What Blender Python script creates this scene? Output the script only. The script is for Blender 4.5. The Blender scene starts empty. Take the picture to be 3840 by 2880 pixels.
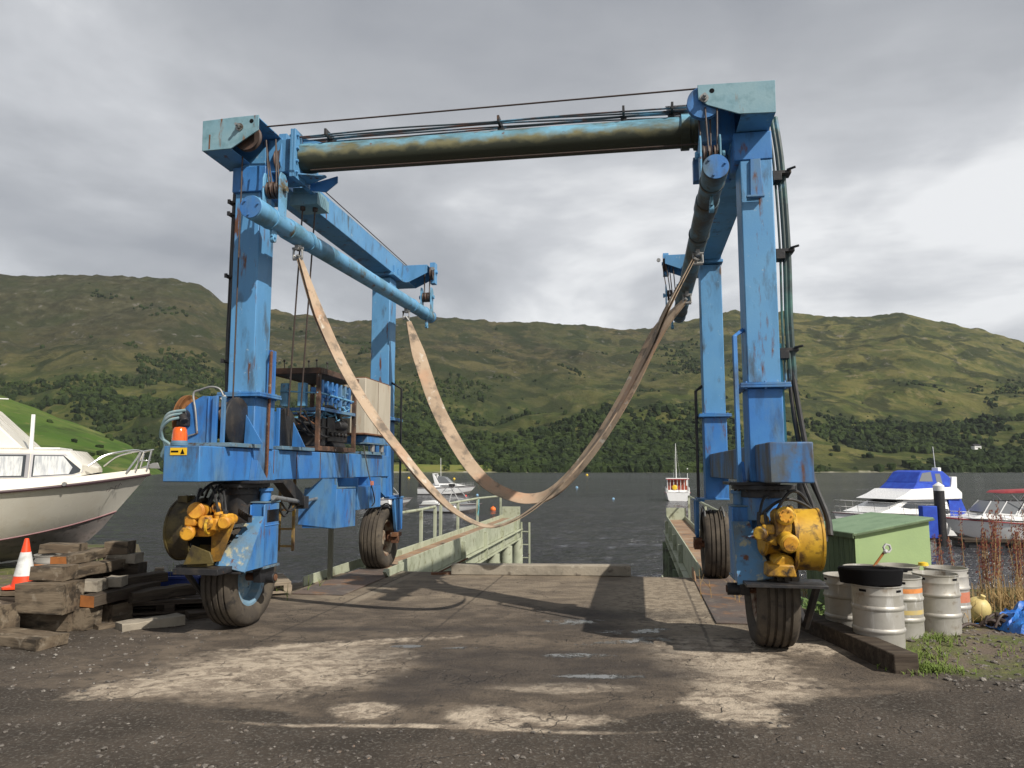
import bpy, math, random
from mathutils import Vector, Matrix, noise, Quaternion
R_ = math.radians
random.seed(7)
sc = bpy.context.scene
COL = sc.collection
WZ = -2.1            # lake level below the yard

# ---------------------------------------------------------------- camera
cd = bpy.data.cameras.new('camera'); cam = bpy.data.objects.new('camera', cd); COL.objects.link(cam)
cam.location = (0, 0, 1.55); cam.rotation_euler = (R_(96.45), 0, 0)
cd.lens = 26.53; cd.sensor_width = 36; cd.clip_end = 9000; cd.clip_start = 0.05
sc.camera = cam
sc.view_settings.view_transform = 'Standard'; sc.view_settings.look = 'None'
sc.view_settings.exposure = 0.0; sc.view_settings.gamma = 1
# ---------------------------------------------------------------- sun and sky
SUN = Vector((.869, -.882, 1.10)).normalized()
ld = bpy.data.lights.new('sun', 'SUN'); lo = bpy.data.objects.new('sun', ld); COL.objects.link(lo)
ld.energy = 4.8; ld.angle = R_(.6); ld.color = (1, .94, .85)
lo.rotation_euler = SUN.to_track_quat('Z', 'Y').to_euler(); lo.location = (10, -15, 20)
w = bpy.data.worlds.new('World'); sc.world = w; w.use_nodes = True
nt = w.node_tree; N = nt.nodes; L = nt.links; N.clear()
def wn(t, **k):
    n = N.new(t)
    for a, b in k.items(): setattr(n, a, b)
    return n
out = wn('ShaderNodeOutputWorld'); bg = wn('ShaderNodeBackground'); bg.inputs[1].default_value = .1
L.new(bg.outputs[0], out.inputs[0])
sky = wn('ShaderNodeTexSky', sky_type='NISHITA', sun_disc=False)
sky.sun_elevation = math.asin(SUN.z); sky.sun_rotation = math.atan2(SUN.x, SUN.y)
sky.air_density = 1; sky.dust_density = 1.5
tc = wn('ShaderNodeTexCoord'); sep = wn('ShaderNodeSeparateXYZ'); L.new(tc.outputs['Generated'], sep.inputs[0])
# project the direction on a cloud deck so that clouds flatten towards the horizon
zz = wn('ShaderNodeMath', operation='ADD'); zz.inputs[1].default_value = .30; L.new(sep.outputs[2], zz.inputs[0])
zm = wn('ShaderNodeMath', operation='MAXIMUM'); zm.inputs[1].default_value = .03; L.new(zz.outputs[0], zm.inputs[0])
dx = wn('ShaderNodeMath', operation='DIVIDE'); L.new(sep.outputs[0], dx.inputs[0]); L.new(zm.outputs[0], dx.inputs[1])
dy = wn('ShaderNodeMath', operation='DIVIDE'); L.new(sep.outputs[1], dy.inputs[0]); L.new(zm.outputs[0], dy.inputs[1])
cb = wn('ShaderNodeCombineXYZ'); L.new(dx.outputs[0], cb.inputs[0]); L.new(dy.outputs[0], cb.inputs[1])
def cloudnoise(scale, det, loc, rough=.55, dist=.4):
    mp = wn('ShaderNodeMapping'); mp.inputs['Location'].default_value = loc; L.new(cb.outputs[0], mp.inputs[0])
    n = wn('ShaderNodeTexNoise'); n.inputs['Scale'].default_value = scale; n.inputs['Detail'].default_value = det
    n.inputs['Roughness'].default_value = rough; n.inputs['Distortion'].default_value = dist
    L.new(mp.outputs[0], n.inputs['Vector']); return n.outputs['Fac']
n1 = cloudnoise(.85, 7, (3.1, 1.2, 0)); n2 = cloudnoise(2.3, 6, (7.3, 4.4, 2), .5, .25)
mx = wn('ShaderNodeMath', operation='MULTIPLY_ADD'); mx.inputs[1].default_value = .30; L.new(n2, mx.inputs[0]); 
mh = wn('ShaderNodeMath', operation='MULTIPLY'); mh.inputs[1].default_value = .70; L.new(n1, mh.inputs[0]); L.new(mh.outputs[0], mx.inputs[2])
# brighter towards the horizon
el = wn('ShaderNodeMapRange'); el.inputs[1].default_value = .10; el.inputs[2].default_value = .62; el.inputs[3].default_value = .095; el.inputs[4].default_value = -.035
L.new(sep.outputs[2], el.inputs[0])
ad = wn('ShaderNodeMath', operation='ADD'); L.new(mx.outputs[0], ad.inputs[0]); L.new(el.outputs[0], ad.inputs[1])
oh = wn('ShaderNodeMapRange'); oh.inputs[1].default_value = .60; oh.inputs[2].default_value = .95; oh.inputs[3].default_value = 1.; oh.inputs[4].default_value = .42   # sky dimmed overhead, out of view, to cut the ambient light
L.new(sep.outputs[2], oh.inputs[0])
xr = wn('ShaderNodeMapRange'); xr.inputs[1].default_value = -.6; xr.inputs[2].default_value = .6; xr.inputs[3].default_value = -.035; xr.inputs[4].default_value = .03
L.new(sep.outputs[0], xr.inputs[0])
ad2 = wn('ShaderNodeMath', operation='ADD'); L.new(ad.outputs[0], ad2.inputs[0]); L.new(xr.outputs[0], ad2.inputs[1])
cr = wn('ShaderNodeValToRGB'); e = cr.color_ramp.elements
e[0].position = .34; e[0].color = (.30, .315, .345, 1); e[1].position = .64; e[1].color = (.92, .93, .94, 1)
for p, c in ((.43, (.385, .40, .43, 1)), (.51, (.48, .495, .52, 1)), (.58, (.64, .655, .68, 1))):
    q = cr.color_ramp.elements.new(p); q.color = c
L.new(ad2.outputs[0], cr.inputs[0])
sc10 = wn('ShaderNodeVectorMath', operation='SCALE'); L.new(cr.outputs[0], sc10.inputs[0]); o10 = wn('ShaderNodeMath', operation='MULTIPLY'); o10.inputs[1].default_value = 10.; L.new(oh.outputs[0], o10.inputs[0]); L.new(o10.outputs[0], sc10.inputs['Scale'])
mix = wn('ShaderNodeMix', data_type='RGBA'); mix.inputs[0].default_value = .92
L.new(sky.outputs[0], mix.inputs[6]); L.new(sc10.outputs[0], mix.inputs[7]); L.new(mix.outputs[2], bg.inputs[0])

# ---------------------------------------------------------------- materials
MATS = {}
def newmat(name):
    m = bpy.data.materials.new(name); m.use_nodes = True; m.node_tree.nodes.clear()
    return m, m.node_tree.nodes, m.node_tree.links
def mat(name, base, rough=.6, metal=0., layers=(), bump=0., bscale=20, stretch=(1, 1, 1), spec=.5, world=False, coat=0, trans=0, alpha=1, emit=None, bdist=.01):
    """layers: (color, scale, lo, hi, stretch) noise masks laid over the base colour"""
    if name in MATS: return MATS[name]
    m, n, l = newmat(name); MATS[name] = m
    o = n.new('ShaderNodeOutputMaterial'); b = n.new('ShaderNodeBsdfPrincipled'); l.new(b.outputs[0], o.inputs[0])
    tcn = n.new('ShaderNodeTexCoord'); oi = n.new('ShaderNodeObjectInfo')
    add = n.new('ShaderNodeVectorMath'); add.operation = 'ADD'; mu = n.new('ShaderNodeMath'); mu.operation = 'MULTIPLY'; mu.inputs[1].default_value = 0 if world else 37.
    l.new(oi.outputs['Random'], mu.inputs[0]); l.new(tcn.outputs['Object'], add.inputs[0]); l.new(mu.outputs[0], add.inputs[1])
    col = None
    rgb = n.new('ShaderNodeRGB'); rgb.outputs[0].default_value = (*base, 1); cur = rgb.outputs[0]
    rg = None
    for i, ly in enumerate(layers):
        c, s, lo_, hi_ = ly[:4]; st = ly[4] if len(ly) > 4 else (1, 1, 1)
        mp = n.new('ShaderNodeMapping'); mp.inputs['Scale'].default_value = st; mp.inputs['Location'].default_value = (i*3.7, i*1.3, i*2.1); l.new(add.outputs[0], mp.inputs[0])
        t = n.new('ShaderNodeTexNoise'); t.inputs['Scale'].default_value = s; t.inputs['Detail'].default_value = 7; t.inputs['Roughness'].default_value = .62
        l.new(mp.outputs[0], t.inputs['Vector'])
        r = n.new('ShaderNodeMapRange'); r.inputs[1].default_value = lo_; r.inputs[2].default_value = hi_; l.new(t.outputs['Fac'], r.inputs[0])
        mxn = n.new('ShaderNodeMix'); mxn.data_type = 'RGBA'; l.new(r.outputs[0], mxn.inputs[0]); l.new(cur, mxn.inputs[6]); mxn.inputs[7].default_value = (*c, 1)
        cur = mxn.outputs[2]
    l.new(cur, b.inputs['Base Color'])
    t = n.new('ShaderNodeTexNoise'); t.inputs['Scale'].default_value = bscale; t.inputs['Detail'].default_value = 6
    mp = n.new('ShaderNodeMapping'); mp.inputs['Scale'].default_value = stretch; l.new(add.outputs[0], mp.inputs[0]); l.new(mp.outputs[0], t.inputs['Vector'])
    r = n.new('ShaderNodeMapRange'); r.inputs[3].default_value = max(rough-.15, .02); r.inputs[4].default_value = min(rough+.15, 1); l.new(t.outputs['Fac'], r.inputs[0]); l.new(r.outputs[0], b.inputs['Roughness'])
    if bump:
        bp = n.new('ShaderNodeBump'); bp.inputs['Strength'].default_value = bump; bp.inputs['Distance'].default_value = bdist; l.new(t.outputs['Fac'], bp.inputs['Height']); l.new(bp.outputs[0], b.inputs['Normal'])
    b.inputs['Metallic'].default_value = metal; b.inputs['Specular IOR Level'].default_value = spec
    b.inputs['Coat Weight'].default_value = coat; b.inputs['Transmission Weight'].default_value = trans; b.inputs['Alpha'].default_value = alpha
    if emit: b.inputs['Emission Color'].default_value = (*emit[:3], 1); b.inputs['Emission Strength'].default_value = emit[3]
    return m
RUST = (.12, .045, .02); GRIME = (.05, .045, .025)
M = dict(
 blue=mat('blue_paint', (.028, .150, .45), .5, layers=(((.055, .215, .49), 1.3, .35, .65), ((.12, .22, .30), 2.2, .48, .66, (1, 1, .35)), ((.03, .10, .24), 9, .52, .72, (1, 1, .25)), (RUST, 7, .62, .70, (1, 1, .3)), (GRIME, 4, .56, .74, (1, 1, .35))), bump=.25, bscale=60, bdist=.003),
 pale=mat('pale_blue_paint', (.092, .275, .52), .5, layers=(((.12, .31, .53), 1.1, .4, .65), ((.07, .21, .38), 2.5, .48, .70, (1, 1, .3)), (RUST, 8, .61, .68, (1, 1, .18)), (GRIME, 5, .56, .74, (1, 1, .3)), ((.30, .42, .50), 14, .64, .70)), bump=.25, bscale=60, bdist=.003),
 head=mat('faded_teal_paint', (.17, .32, .39), .6, layers=(((.23, .37, .42), 2.5, .4, .6), ((.12, .24, .28), 6, .5, .7), (RUST, 9, .62, .7, (1, 1, .22)), ((.22, .10, .03), 14, .64, .72, (1, 1, .15))), bump=.3, bscale=50, bdist=.004),
 pipe=mat('grimy_blue_pipe', (.16, .38, .52), .55, layers=(((.10, .22, .28), 3, .42, .62, (.6, 1, 1)), ((.06, .065, .035), 2.4, .48, .62, (.5, 2, 1.6)), ((.16, .12, .05), 8, .56, .7, (.5, 1, 1)), (RUST, 11, .64, .72)), bump=.3, bscale=40, bdist=.004),
 yel=mat('yellow_paint', (.64, .38, .03), .5, layers=(((.44, .23, .02), 3, .42, .62), ((.13, .07, .02), 5, .50, .62), ((.03, .022, .015), 7, .55, .66)), bump=.3, bscale=45, bdist=.004),
 ora=mat('ochre_paint', (.68, .34, .03), .5, layers=(((.46, .18, .02), 6, .45, .65), ((.08, .04, .02), 8, .54, .66)), bump=.3, bscale=45, bdist=.004),
 olive=mat('dirty_olive_steel', (.10, .075, .02), .65, layers=(((.035, .025, .012), 5, .42, .6), ((.22, .13, .02), 8, .6, .72)), bump=.3, bscale=40),
 black=mat('black_steel', (.018, .018, .02), .5, layers=(((.05, .042, .035), 8, .5, .7), ((.09, .045, .02), 14, .62, .72)), bump=.2, bscale=40),
 rubber=mat('black_rubber_hose', (.02, .02, .021), .6, layers=(((.06, .055, .05), 12, .5, .8),)),
 tyre=mat('dusty_tyre_rubber', (.065, .055, .045), .85, layers=(((.12, .10, .075), 4, .45, .7), ((.035, .032, .03), 9, .55, .7)), bump=.3, bscale=60, bdist=.003, spec=.2),
 tdark=mat('tyre_groove', (.02, .018, .016), .9),
 rimb=mat('blue_rim', (.16, .27, .36), .55, layers=(((.30, .34, .34), 8, .5, .7), (RUST, 10, .6, .7))),
 rimr=mat('rusty_rim', (.35, .30, .22), .7, layers=((RUST, 6, .42, .6), ((.05, .03, .02), 12, .6, .7))),
 rust=mat('rusty_steel', (.13, .055, .028), .8, layers=(((.20, .09, .04), 5, .45, .65), ((.06, .03, .02), 9, .5, .7), ((.30, .26, .20), 14, .62, .7)), bump=.5, bscale=70),
 rope=mat('wire_rope', (.05, .035, .03), .6, layers=(((.10, .06, .04), 60, .5, .7),)),
 steel=mat('grey_steel', (.32, .32, .31), .45, .6, layers=(((.12, .10, .08), 10, .5, .7), (RUST, 14, .62, .72))),
 web=mat('beige_webbing', (.46, .35, .25), .9, layers=(((.32, .24, .17), 2.2, .42, .60), ((.50, .31, .20), 1.1, .52, .66), ((.17, .14, .11), 5, .52, .64), ((.55, .50, .42), 7, .60, .68)), bump=.7, bscale=160, bdist=.002, spec=.2),
 cream_cab=mat('stained_cream_paint', (.50, .45, .36), .6, layers=(((.36, .31, .23), 2, .45, .7, (1, 1, .25)), ((.35, .17, .06), 5, .6, .74, (1, 1, .3))), bump=.15, bscale=50),
 pgreen=mat('pale_green_paint', (.42, .445, .33), .6, layers=(((.33, .355, .25), 2.5, .45, .65), ((.20, .20, .12), 6, .54, .68), (RUST, 7, .66, .74)), bump=.2, bscale=50),
 trough=mat('rusty_runway_floor', (.27, .16, .09), .8, layers=(((.34, .24, .16), 2.2, .45, .6), ((.20, .16, .13), 4, .5, .68), ((.38, .20, .07), 7, .58, .7)), bump=.4, bscale=50),
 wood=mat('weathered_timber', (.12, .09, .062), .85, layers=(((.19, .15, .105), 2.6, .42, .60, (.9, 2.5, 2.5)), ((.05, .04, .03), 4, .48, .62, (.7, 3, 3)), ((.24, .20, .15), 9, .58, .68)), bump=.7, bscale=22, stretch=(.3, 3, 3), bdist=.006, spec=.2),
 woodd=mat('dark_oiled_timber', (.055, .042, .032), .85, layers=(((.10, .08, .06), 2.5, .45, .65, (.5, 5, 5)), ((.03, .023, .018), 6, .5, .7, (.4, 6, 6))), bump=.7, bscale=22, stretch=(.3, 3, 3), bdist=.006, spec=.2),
 woodo=mat('cut_orange_timber', (.34, .13, .04), .85, layers=(((.20, .08, .03), 5, .45, .65), ((.42, .22, .09), 9, .6, .7)), bump=.4, bscale=40, bdist=.004, spec=.2),
 woodp=mat('grey_pallet_wood', (.33, .27, .20), .85, layers=(((.20, .16, .12), 4, .45, .65, (.5, 5, 5)),), bump=.4, bscale=30, spec=.2),
 concr=mat('rough_concrete', (.33, .29, .23), .9, layers=(((.22, .195, .155), 2.5, .42, .62), ((.12, .10, .08), 7, .58, .7), ((.42, .38, .31), 16, .6, .7)), bump=.6, bscale=30, spec=.2),
 alu=mat('dull_aluminium', (.46, .44, .40), .5, .35, layers=(((.34, .32, .27), 2.2, .42, .65), ((.25, .2, .15), 7, .6, .72), ((.62, .61, .58), 12, .58, .7, (1, 1, .2))), bump=.15, bscale=25, bdist=.004),
 kband=mat('orange_keg_band', (.75, .28, .08), .55, layers=(((.5, .18, .05), 12, .5, .7),)),
 kred=mat('salmon_keg_band', (.55, .20, .12), .6, layers=(((.4, .14, .09), 12, .5, .7),)),
 kyel=mat('faded_yellow_label', (.55, .42, .16), .6, layers=(((.4, .36, .26), 12, .5, .7),)),
 shed=mat('pale_green_panel', (.33, .44, .20), .75, layers=(((.29, .395, .185), 1.4, .45, .65), ((.32, .42, .20), 5, .6, .75, (1, 1, .3)), ((.12, .14, .07), 26, .70, .74)), bump=.15, bscale=40),
 shedd=mat('dark_green_board', (.10, .14, .07), .8, layers=(((.16, .21, .11), 4, .45, .65, (1, 1, .2)), ((.05, .07, .04), 12, .55, .7, (3, 3, .2))), bump=.4, bscale=40),
 sroof=mat('green_felt_roof', (.21, .31, .19), .85, layers=(((.16, .25, .15), 4, .45, .65), ((.28, .38, .25), 14, .6, .7)), bump=.5, bscale=90),
 gel=mat('cream_gelcoat', (.80, .76, .66), .28, layers=(((.74, .69, .58), 1.4, .45, .7), ((.66, .57, .42), 2, .64, .80, (1, 1, .4))), coat=.2, bscale=3),
 gelw=mat('white_gelcoat', (.86, .86, .85), .25, layers=(((.74, .75, .75), 2, .5, .75),), coat=.3),
 anti=mat('shaded_bottom_paint', (.20, .18, .17), .8, layers=(((.28, .24, .22), 3, .45, .65), ((.10, .08, .07), 8, .55, .7))),  # bottom paint, darkened to hold the shade under the cruiser's hull
 pink=mat('pink_boot_stripe', (.24, .11, .12), .5),
 plum=mat('plum_rubbing_strake', (.07, .04, .045), .5),
 glass=mat('dark_window_glass', (.03, .035, .04), .08, spec=.8),
 smoke=mat('grey_clear_vinyl', (.16, .17, .18), .2, spec=.7),
 curtain=mat('white_curtain', (.66, .67, .66), .85, layers=(((.42, .44, .46), 3, .45, .62, (8, 8, .4)),)),
 frame=mat('window_frame_alloy', (.38, .37, .38), .4, .3),
 chrome=mat('polished_rail', (.75, .74, .72), .22, .9),
 white=mat('white_paint', (.78, .78, .76), .5, layers=(((.55, .54, .5), 6, .55, .75),)),
 navy=mat('blue_canvas', (.02, .06, .42), .8, layers=(((.03, .10, .55), 3, .45, .7),), bump=.4, bscale=12, bdist=.02),
 bgrime=mat('grimy_blue_paint', (.05, .15, .32), .6, layers=(((.095, .11, .115), 1.6, .40, .58, (1, 1, .5)), ((.04, .17, .42), 2.4, .50, .64), ((.07, .055, .035), 5, .48, .64, (1, 1, .22)), (RUST, 9, .62, .70, (1, 1, .3))), bump=.3, bscale=50, bdist=.003),
 plate=mat('worn_runway_plate', (.13, .092, .072), .75, layers=(((.09, .075, .068), 1.6, .42, .6), ((.24, .12, .05), 2.6, .54, .66), ((.18, .15, .12), 7, .55, .68)), bump=.4, bscale=40),
 sheave=mat('dark_sheave', (.06, .04, .032), .6, layers=(((.11, .06, .04), 9, .48, .62),)),
 basep=mat('worn_base_plate', (.10, .19, .27), .6, layers=(((.16, .22, .25), 5, .45, .62), ((.08, .06, .05), 9, .54, .66))),
 marn=mat('maroon_canvas', (.33, .04, .05), .8, layers=(((.42, .08, .08), 3, .45, .7),)),
 hred=mat('varnished_red_wood', (.30, .06, .03), .5),
 dark=mat('dark_void', (.008, .008, .009), .9, spec=.1),
 conr=mat('cone_orange_plastic', (.85, .07, .015), .45, layers=(((.65, .06, .02), 7, .55, .7),)),
 conw=mat('cone_white_band', (.72, .73, .71), .5, layers=(((.5, .5, .47), 9, .5, .7),)),
 bcrate=mat('blue_plastic', (.015, .035, .19), .5, layers=(((.03, .05, .14), 8, .5, .7),)),
 tarp=mat('blue_tarpaulin', (.02, .14, .52), .45, layers=(((.04, .22, .60), 6, .45, .7), ((.01, .07, .32), 9, .55, .7)), bump=.6, bscale=18, bdist=.02),
 amber=mat('amber_lens', (.95, .16, .01), .2, layers=(((.75, .09, .01), 30, .5, .7, (3, 3, .3)),), trans=.25, coat=.5),
 sticker=mat('yellow_sticker', (.85, .52, .02), .5),
 leaf=mat('weed_leaf', (.07, .13, .03), .7, layers=(((.13, .17, .04), 3, .45, .65),)),
 grass=mat('grass_blade', (.14, .20, .035), .7, layers=(((.26, .24, .07), 3, .5, .7),)),
 straw=mat('dry_stalk', (.33, .22, .09), .8, layers=(((.20, .12, .05), 5, .5, .7),)),
 dock=mat('russet_seed_head', (.20, .045, .03), .8, layers=(((.11, .03, .02), 6, .45, .65), ((.28, .10, .05), 12, .6, .7))),
 by=mat('yellow_buoy', (.75, .50, .03), .5), bo=mat('orange_buoy', (.85, .18, .03), .5), bb=mat('pale_blue_buoy', (.25, .45, .65), .5), br=mat('red_buoy', (.7, .04, .03), .5),
 fend=mat('straw_yellow_float', (.62, .50, .20), .55, layers=(((.45, .36, .16), 5, .5, .7),)),
 stone=mat('gravel_stone', (.13, .115, .10), .9, layers=(((.26, .24, .21), 19.0, .54, .60), ((.06, .052, .047), 23, .5, .6), ((.20, .14, .10), 27, .58, .66)), bump=.3, bscale=60, world=True),
 teal=mat('teal_rope', (.16, .45, .50), .8),
 greyp=mat('grey_plastic', (.45, .44, .44), .5),
 bark=mat('bark', (.10, .085, .07), .9),
 bluec=mat('bright_blue_hose', (.16, .40, .62), .5, layers=(((.08, .2, .32), 9, .5, .7),)),
)

# ---------------------------------------------------------------- mesh helpers
class MB:
    def __init__(s): s.v = []; s.f = []; s.mi = []; s.cur = 0; s.X = None
    def mset(s, i): s.cur = i; return s
    def add(s, vs, fs):
        o = len(s.v)
        if s.X is not None: vs = [s.X @ Vector(p) for p in vs]
        s.v += [tuple(p) for p in vs]; s.f += [tuple(i+o for i in q) for q in fs]; s.mi += [s.cur]*len(fs); return s
    def box(s, x0, x1, y0, y1, z0, z1):
        return s.add([(x0,y0,z0),(x1,y0,z0),(x1,y1,z0),(x0,y1,z0),(x0,y0,z1),(x1,y0,z1),(x1,y1,z1),(x0,y1,z1)],
          [(0,3,2,1),(4,5,6,7),(0,1,5,4),(1,2,6,5),(2,3,7,6),(3,0,4,7)])
    def prism(s, poly, ax, lo, hi):
        """poly in the two other axes, extruded along ax"""
        n = len(poly)
        def P(u, v, t): return (t,u,v) if ax == 0 else (u,t,v) if ax == 1 else (u,v,t)
        a = sum(poly[i][0]*poly[(i+1)%n][1]-poly[(i+1)%n][0]*poly[i][1] for i in range(n))
        if (a > 0) == (ax == 1): poly = poly[::-1]
        vs = [P(u, v, lo) for u, v in poly]+[P(u, v, hi) for u, v in poly]
        fs = [tuple(range(n-1,-1,-1)), tuple(range(n, 2*n))]+[(i, (i+1)%n, n+(i+1)%n, n+i) for i in range(n)]
        return s.add(vs, fs)
    def tube(s, pts, r, n=8, caps=True, rs=None):
        pts = [Vector(p) for p in pts]; vs = []; fs = []
        t0 = (pts[1]-pts[0]).normalized(); up = Vector((0,0,1)) if abs(t0.z) < .9 else Vector((1,0,0))
        u = t0.cross(up).normalized(); prev = t0
        for i, p in enumerate(pts):
            t = ((pts[min(i+1, len(pts)-1)]-pts[i-1 if i else 0])).normalized()
            q = prev.rotation_difference(t); u = (q @ u).normalized(); prev = t; v = t.cross(u)
            rr = rs[i] if rs else r
            for k in range(n):
                a = 2*math.pi*k/n; vs.append(p+u*math.cos(a)*rr+v*math.sin(a)*rr)
        for i in range(len(pts)-1):
            for k in range(n): fs.append((i*n+k, i*n+(k+1)%n, (i+1)*n+(k+1)%n, (i+1)*n+k))
        if caps: fs.append(tuple(range(n-1,-1,-1))); fs.append(tuple(range((len(pts)-1)*n, len(pts)*n)))
        return s.add(vs, fs)
    def cyl(s, p0, p1, r, n=20, r2=None): return s.tube([p0, p1], r, n, True, [r, r if r2 is None else r2])
    def lathe(s, prof, c=(0,0,0), ax=(0,0,1), n=28, closed=False):
        a = Vector(ax).normalized(); u = a.orthogonal().normalized(); w_ = a.cross(u); c = Vector(c); vs = []; fs = []; m = len(prof)
        for k in range(n):
            t = 2*math.pi*k/n; d = u*math.cos(t)+w_*math.sin(t)
            for r, z in prof: vs.append(c+d*r+a*z)
        for k in range(n):
            for j in range(m if closed else m-1):
                j2 = (j+1)%m; fs.append((k*m+j, ((k+1)%n)*m+j, ((k+1)%n)*m+j2, k*m+j2))
        if not closed:
            if prof[0][0] > 1e-5: fs.append(tuple(k*m for k in range(n-1,-1,-1)))
            if prof[-1][0] > 1e-5: fs.append(tuple(k*m+m-1 for k in range(n)))
        return s.add(vs, fs)
    def ball(s, c, r, n=12, sq=1): 
        return s.lathe([(r*math.sin(math.pi*i/8), -r*sq*math.cos(math.pi*i/8)) for i in range(9)], c, (0,0,1), n)
    def build(s, name, m, parent=None, bevel=0, ang=35, loc=None, rotz=0, rot=None, **tags):
        me = bpy.data.meshes.new(name); me.from_pydata(s.v, [], s.f)
        for mm in (m if isinstance(m, (list, tuple)) else [m]): me.materials.append(mm)
        me.polygons.foreach_set('material_index', s.mi)
        me.polygons.foreach_set('use_smooth', [True]*len(me.polygons)); me.update(); me.validate()
        me.set_sharp_from_angle(angle=R_(ang))
        o = bpy.data.objects.new(name, me); COL.objects.link(o)
        if bevel:
            b = o.modifiers.new('bevel', 'BEVEL'); b.width = bevel; b.segments = 2; b.limit_method = 'ANGLE'; b.angle_limit = R_(35)
        if parent: o.parent = parent
        if loc: o.location = loc
        o.rotation_euler = rot if rot else (0, 0, rotz)
        for k, v in tags.items(): o[k] = v
        return o
def thing(name, label, cat, loc=(0,0,0), rotz=0, group=None, rot=None):
    o = bpy.data.objects.new(name, None); COL.objects.link(o); o.empty_display_size = .2
    o.location = loc; o.rotation_euler = rot if rot else (0, 0, rotz); o['label'] = label; o['category'] = cat
    if group: o['group'] = group
    return o
def copytree(o, parent=None, label=None, loc=None, rotz=None):
    c = o.copy(); COL.objects.link(c); c.parent = parent
    if label: c['label'] = label
    if loc: c.location = loc
    if rotz is not None: c.rotation_euler = (0, 0, rotz)
    for ch in [x for x in o.children]: copytree(ch, c)
    return c
def sweep(a, b, n, f): return [f(a+(b-a)*i/n) for i in range(n+1)]
def arc(p0, p1, h, n=10, side=(0,0,1)):
    p0, p1, sd = Vector(p0), Vector(p1), Vector(side)
    return [p0.lerp(p1, i/n)+sd*h*math.sin(math.pi*i/n) for i in range(n+1)]
def smoothpath(pts, k=6):
    P = [Vector(p) for p in pts]; P = [P[0]*2-P[1]]+P+[P[-1]*2-P[-2]]; out_ = []
    for i in range(1, len(P)-2):
        for j in range(k):
            t = j/k; a, b, c, d = P[i-1], P[i], P[i+1], P[i+2]
            out_.append(.5*((2*b)+(c-a)*t+(2*a-5*b+4*c-d)*t*t+(3*b-a-3*c+d)*t**3))
    out_.append(P[-2]); return out_

# ================================================================ SETTING
def gridmesh(name, xs, ys, fz, m, kind='structure', label=None):
    nx, ny = len(xs), len(ys)
    vs = [(x, y, fz(x, y)) for y in ys for x in xs]
    fs = [(j*nx+i, j*nx+i+1, (j+1)*nx+i+1, (j+1)*nx+i) for j in range(ny-1) for i in range(nx-1)]
    me = bpy.data.meshes.new(name); me.from_pydata(vs, [], fs); me.materials.append(m)
    me.polygons.foreach_set('use_smooth', [True]*len(me.polygons))
    o = bpy.data.objects.new(name, me); COL.objects.link(o); o['kind'] = kind; return o
TH = R_(-9.3); OX, OY = -.235, 7.3
def l2w(a, b, z=0): return Vector((OX+a*math.cos(TH)-b*math.sin(TH), OY+a*math.sin(TH)+b*math.cos(TH), z))
def w2l(x, y): 
    X, Y = x-OX, y-OY; return X*math.cos(TH)+Y*math.sin(TH), -X*math.sin(TH)+Y*math.cos(TH)
def fb(x, y, z=0, o=4): return noise.fractal(Vector((x, y, z)), 1.0, 2.0, o)
def shore(x, y):
    """signed metres inland of the water's edge (positive on land)"""
    a, b = w2l(x, y)
    if -2.2 < a < 2.25: return 4.27-b          # the quay between the piers
    if a <= -2.2:
        e = 3.05+.25*fb(x*.6, 3.1) if a < -3.3 else 4.35
        if a < -3.3: e = 3.0+.3*fb(x*.5, 3.1)
        return e-b+max(0, min(5.5, (-a-7.9)*5))
    e = 3.7+.35*fb(x*.7, 9.1) if a > 3.2 else 4.35
    return e-b+max(0, a-3.2)*.17
def gz(x, y):
    a, b = w2l(x, y); s = shore(x, y)
    if -2.2 < a < 2.25: z = .0 if s > 0 else -4.2
    else:
        z = 0 if s > .35 else max(-4.2, (s-.35)*(2.6 if a < -3.2 else 1.1 if a > 3.2 else 9))
    n = fb(x*.9, y*.9, 1)*.018+fb(x*5, y*5, 2, 3)*.008
    if abs(a) < 2.9 and b > -1.6: n *= .25
    if a > 3.35 or a < -3.3: n = n*2.2+.012
    return z+n-(.0 if abs(a) < 3 else 0)
xs = sorted(set([-60,-45,-30,-22,-16,-13]+[round(-11+.14*i, 3) for i in range(158)]+[12,14,17,22,30,45,60]))
ys = sorted(set([-60,-40,-25,-15,-8,-4,-1,.5]+[round(1.5+.11*i, 3) for i in range(118)]+[15,16,18]))
# yard ground material ------------------------------------------------------
gm, n, l = newmat('yard_ground')
def MATH(op, a, b=None, c=None):
    q = n.new('ShaderNodeMath'); q.operation = op
    for i, v in enumerate((a, b, c)):
        if v is None: continue
        if isinstance(v, (int, float)): q.inputs[i].default_value = v
        else: l.new(v, q.inputs[i])
    return q.outputs[0]
o = n.new('ShaderNodeOutputMaterial'); bs = n.new('ShaderNodeBsdfPrincipled'); l.new(bs.outputs[0], o.inputs[0])
geo = n.new('ShaderNodeNewGeometry'); P = geo.outputs['Position']; sp = n.new('ShaderNodeSeparateXYZ'); l.new(P, sp.inputs[0])
def NOI(scale, det=6, ro=.6, st=(1,1,1), rot=0, off=0, dist=0):
    mp = n.new('ShaderNodeMapping'); mp.inputs['Scale'].default_value = st; mp.inputs['Rotation'].default_value = (0,0,rot); mp.inputs['Location'].default_value = (off, off*.7, off*.3); l.new(P, mp.inputs[0])
    t = n.new('ShaderNodeTexNoise'); t.inputs['Scale'].default_value = scale; t.inputs['Detail'].default_value = det; t.inputs['Roughness'].default_value = ro; t.inputs['Distortion'].default_value = dist; l.new(mp.outputs[0], t.inputs['Vector']); return t.outputs['Fac']
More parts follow.
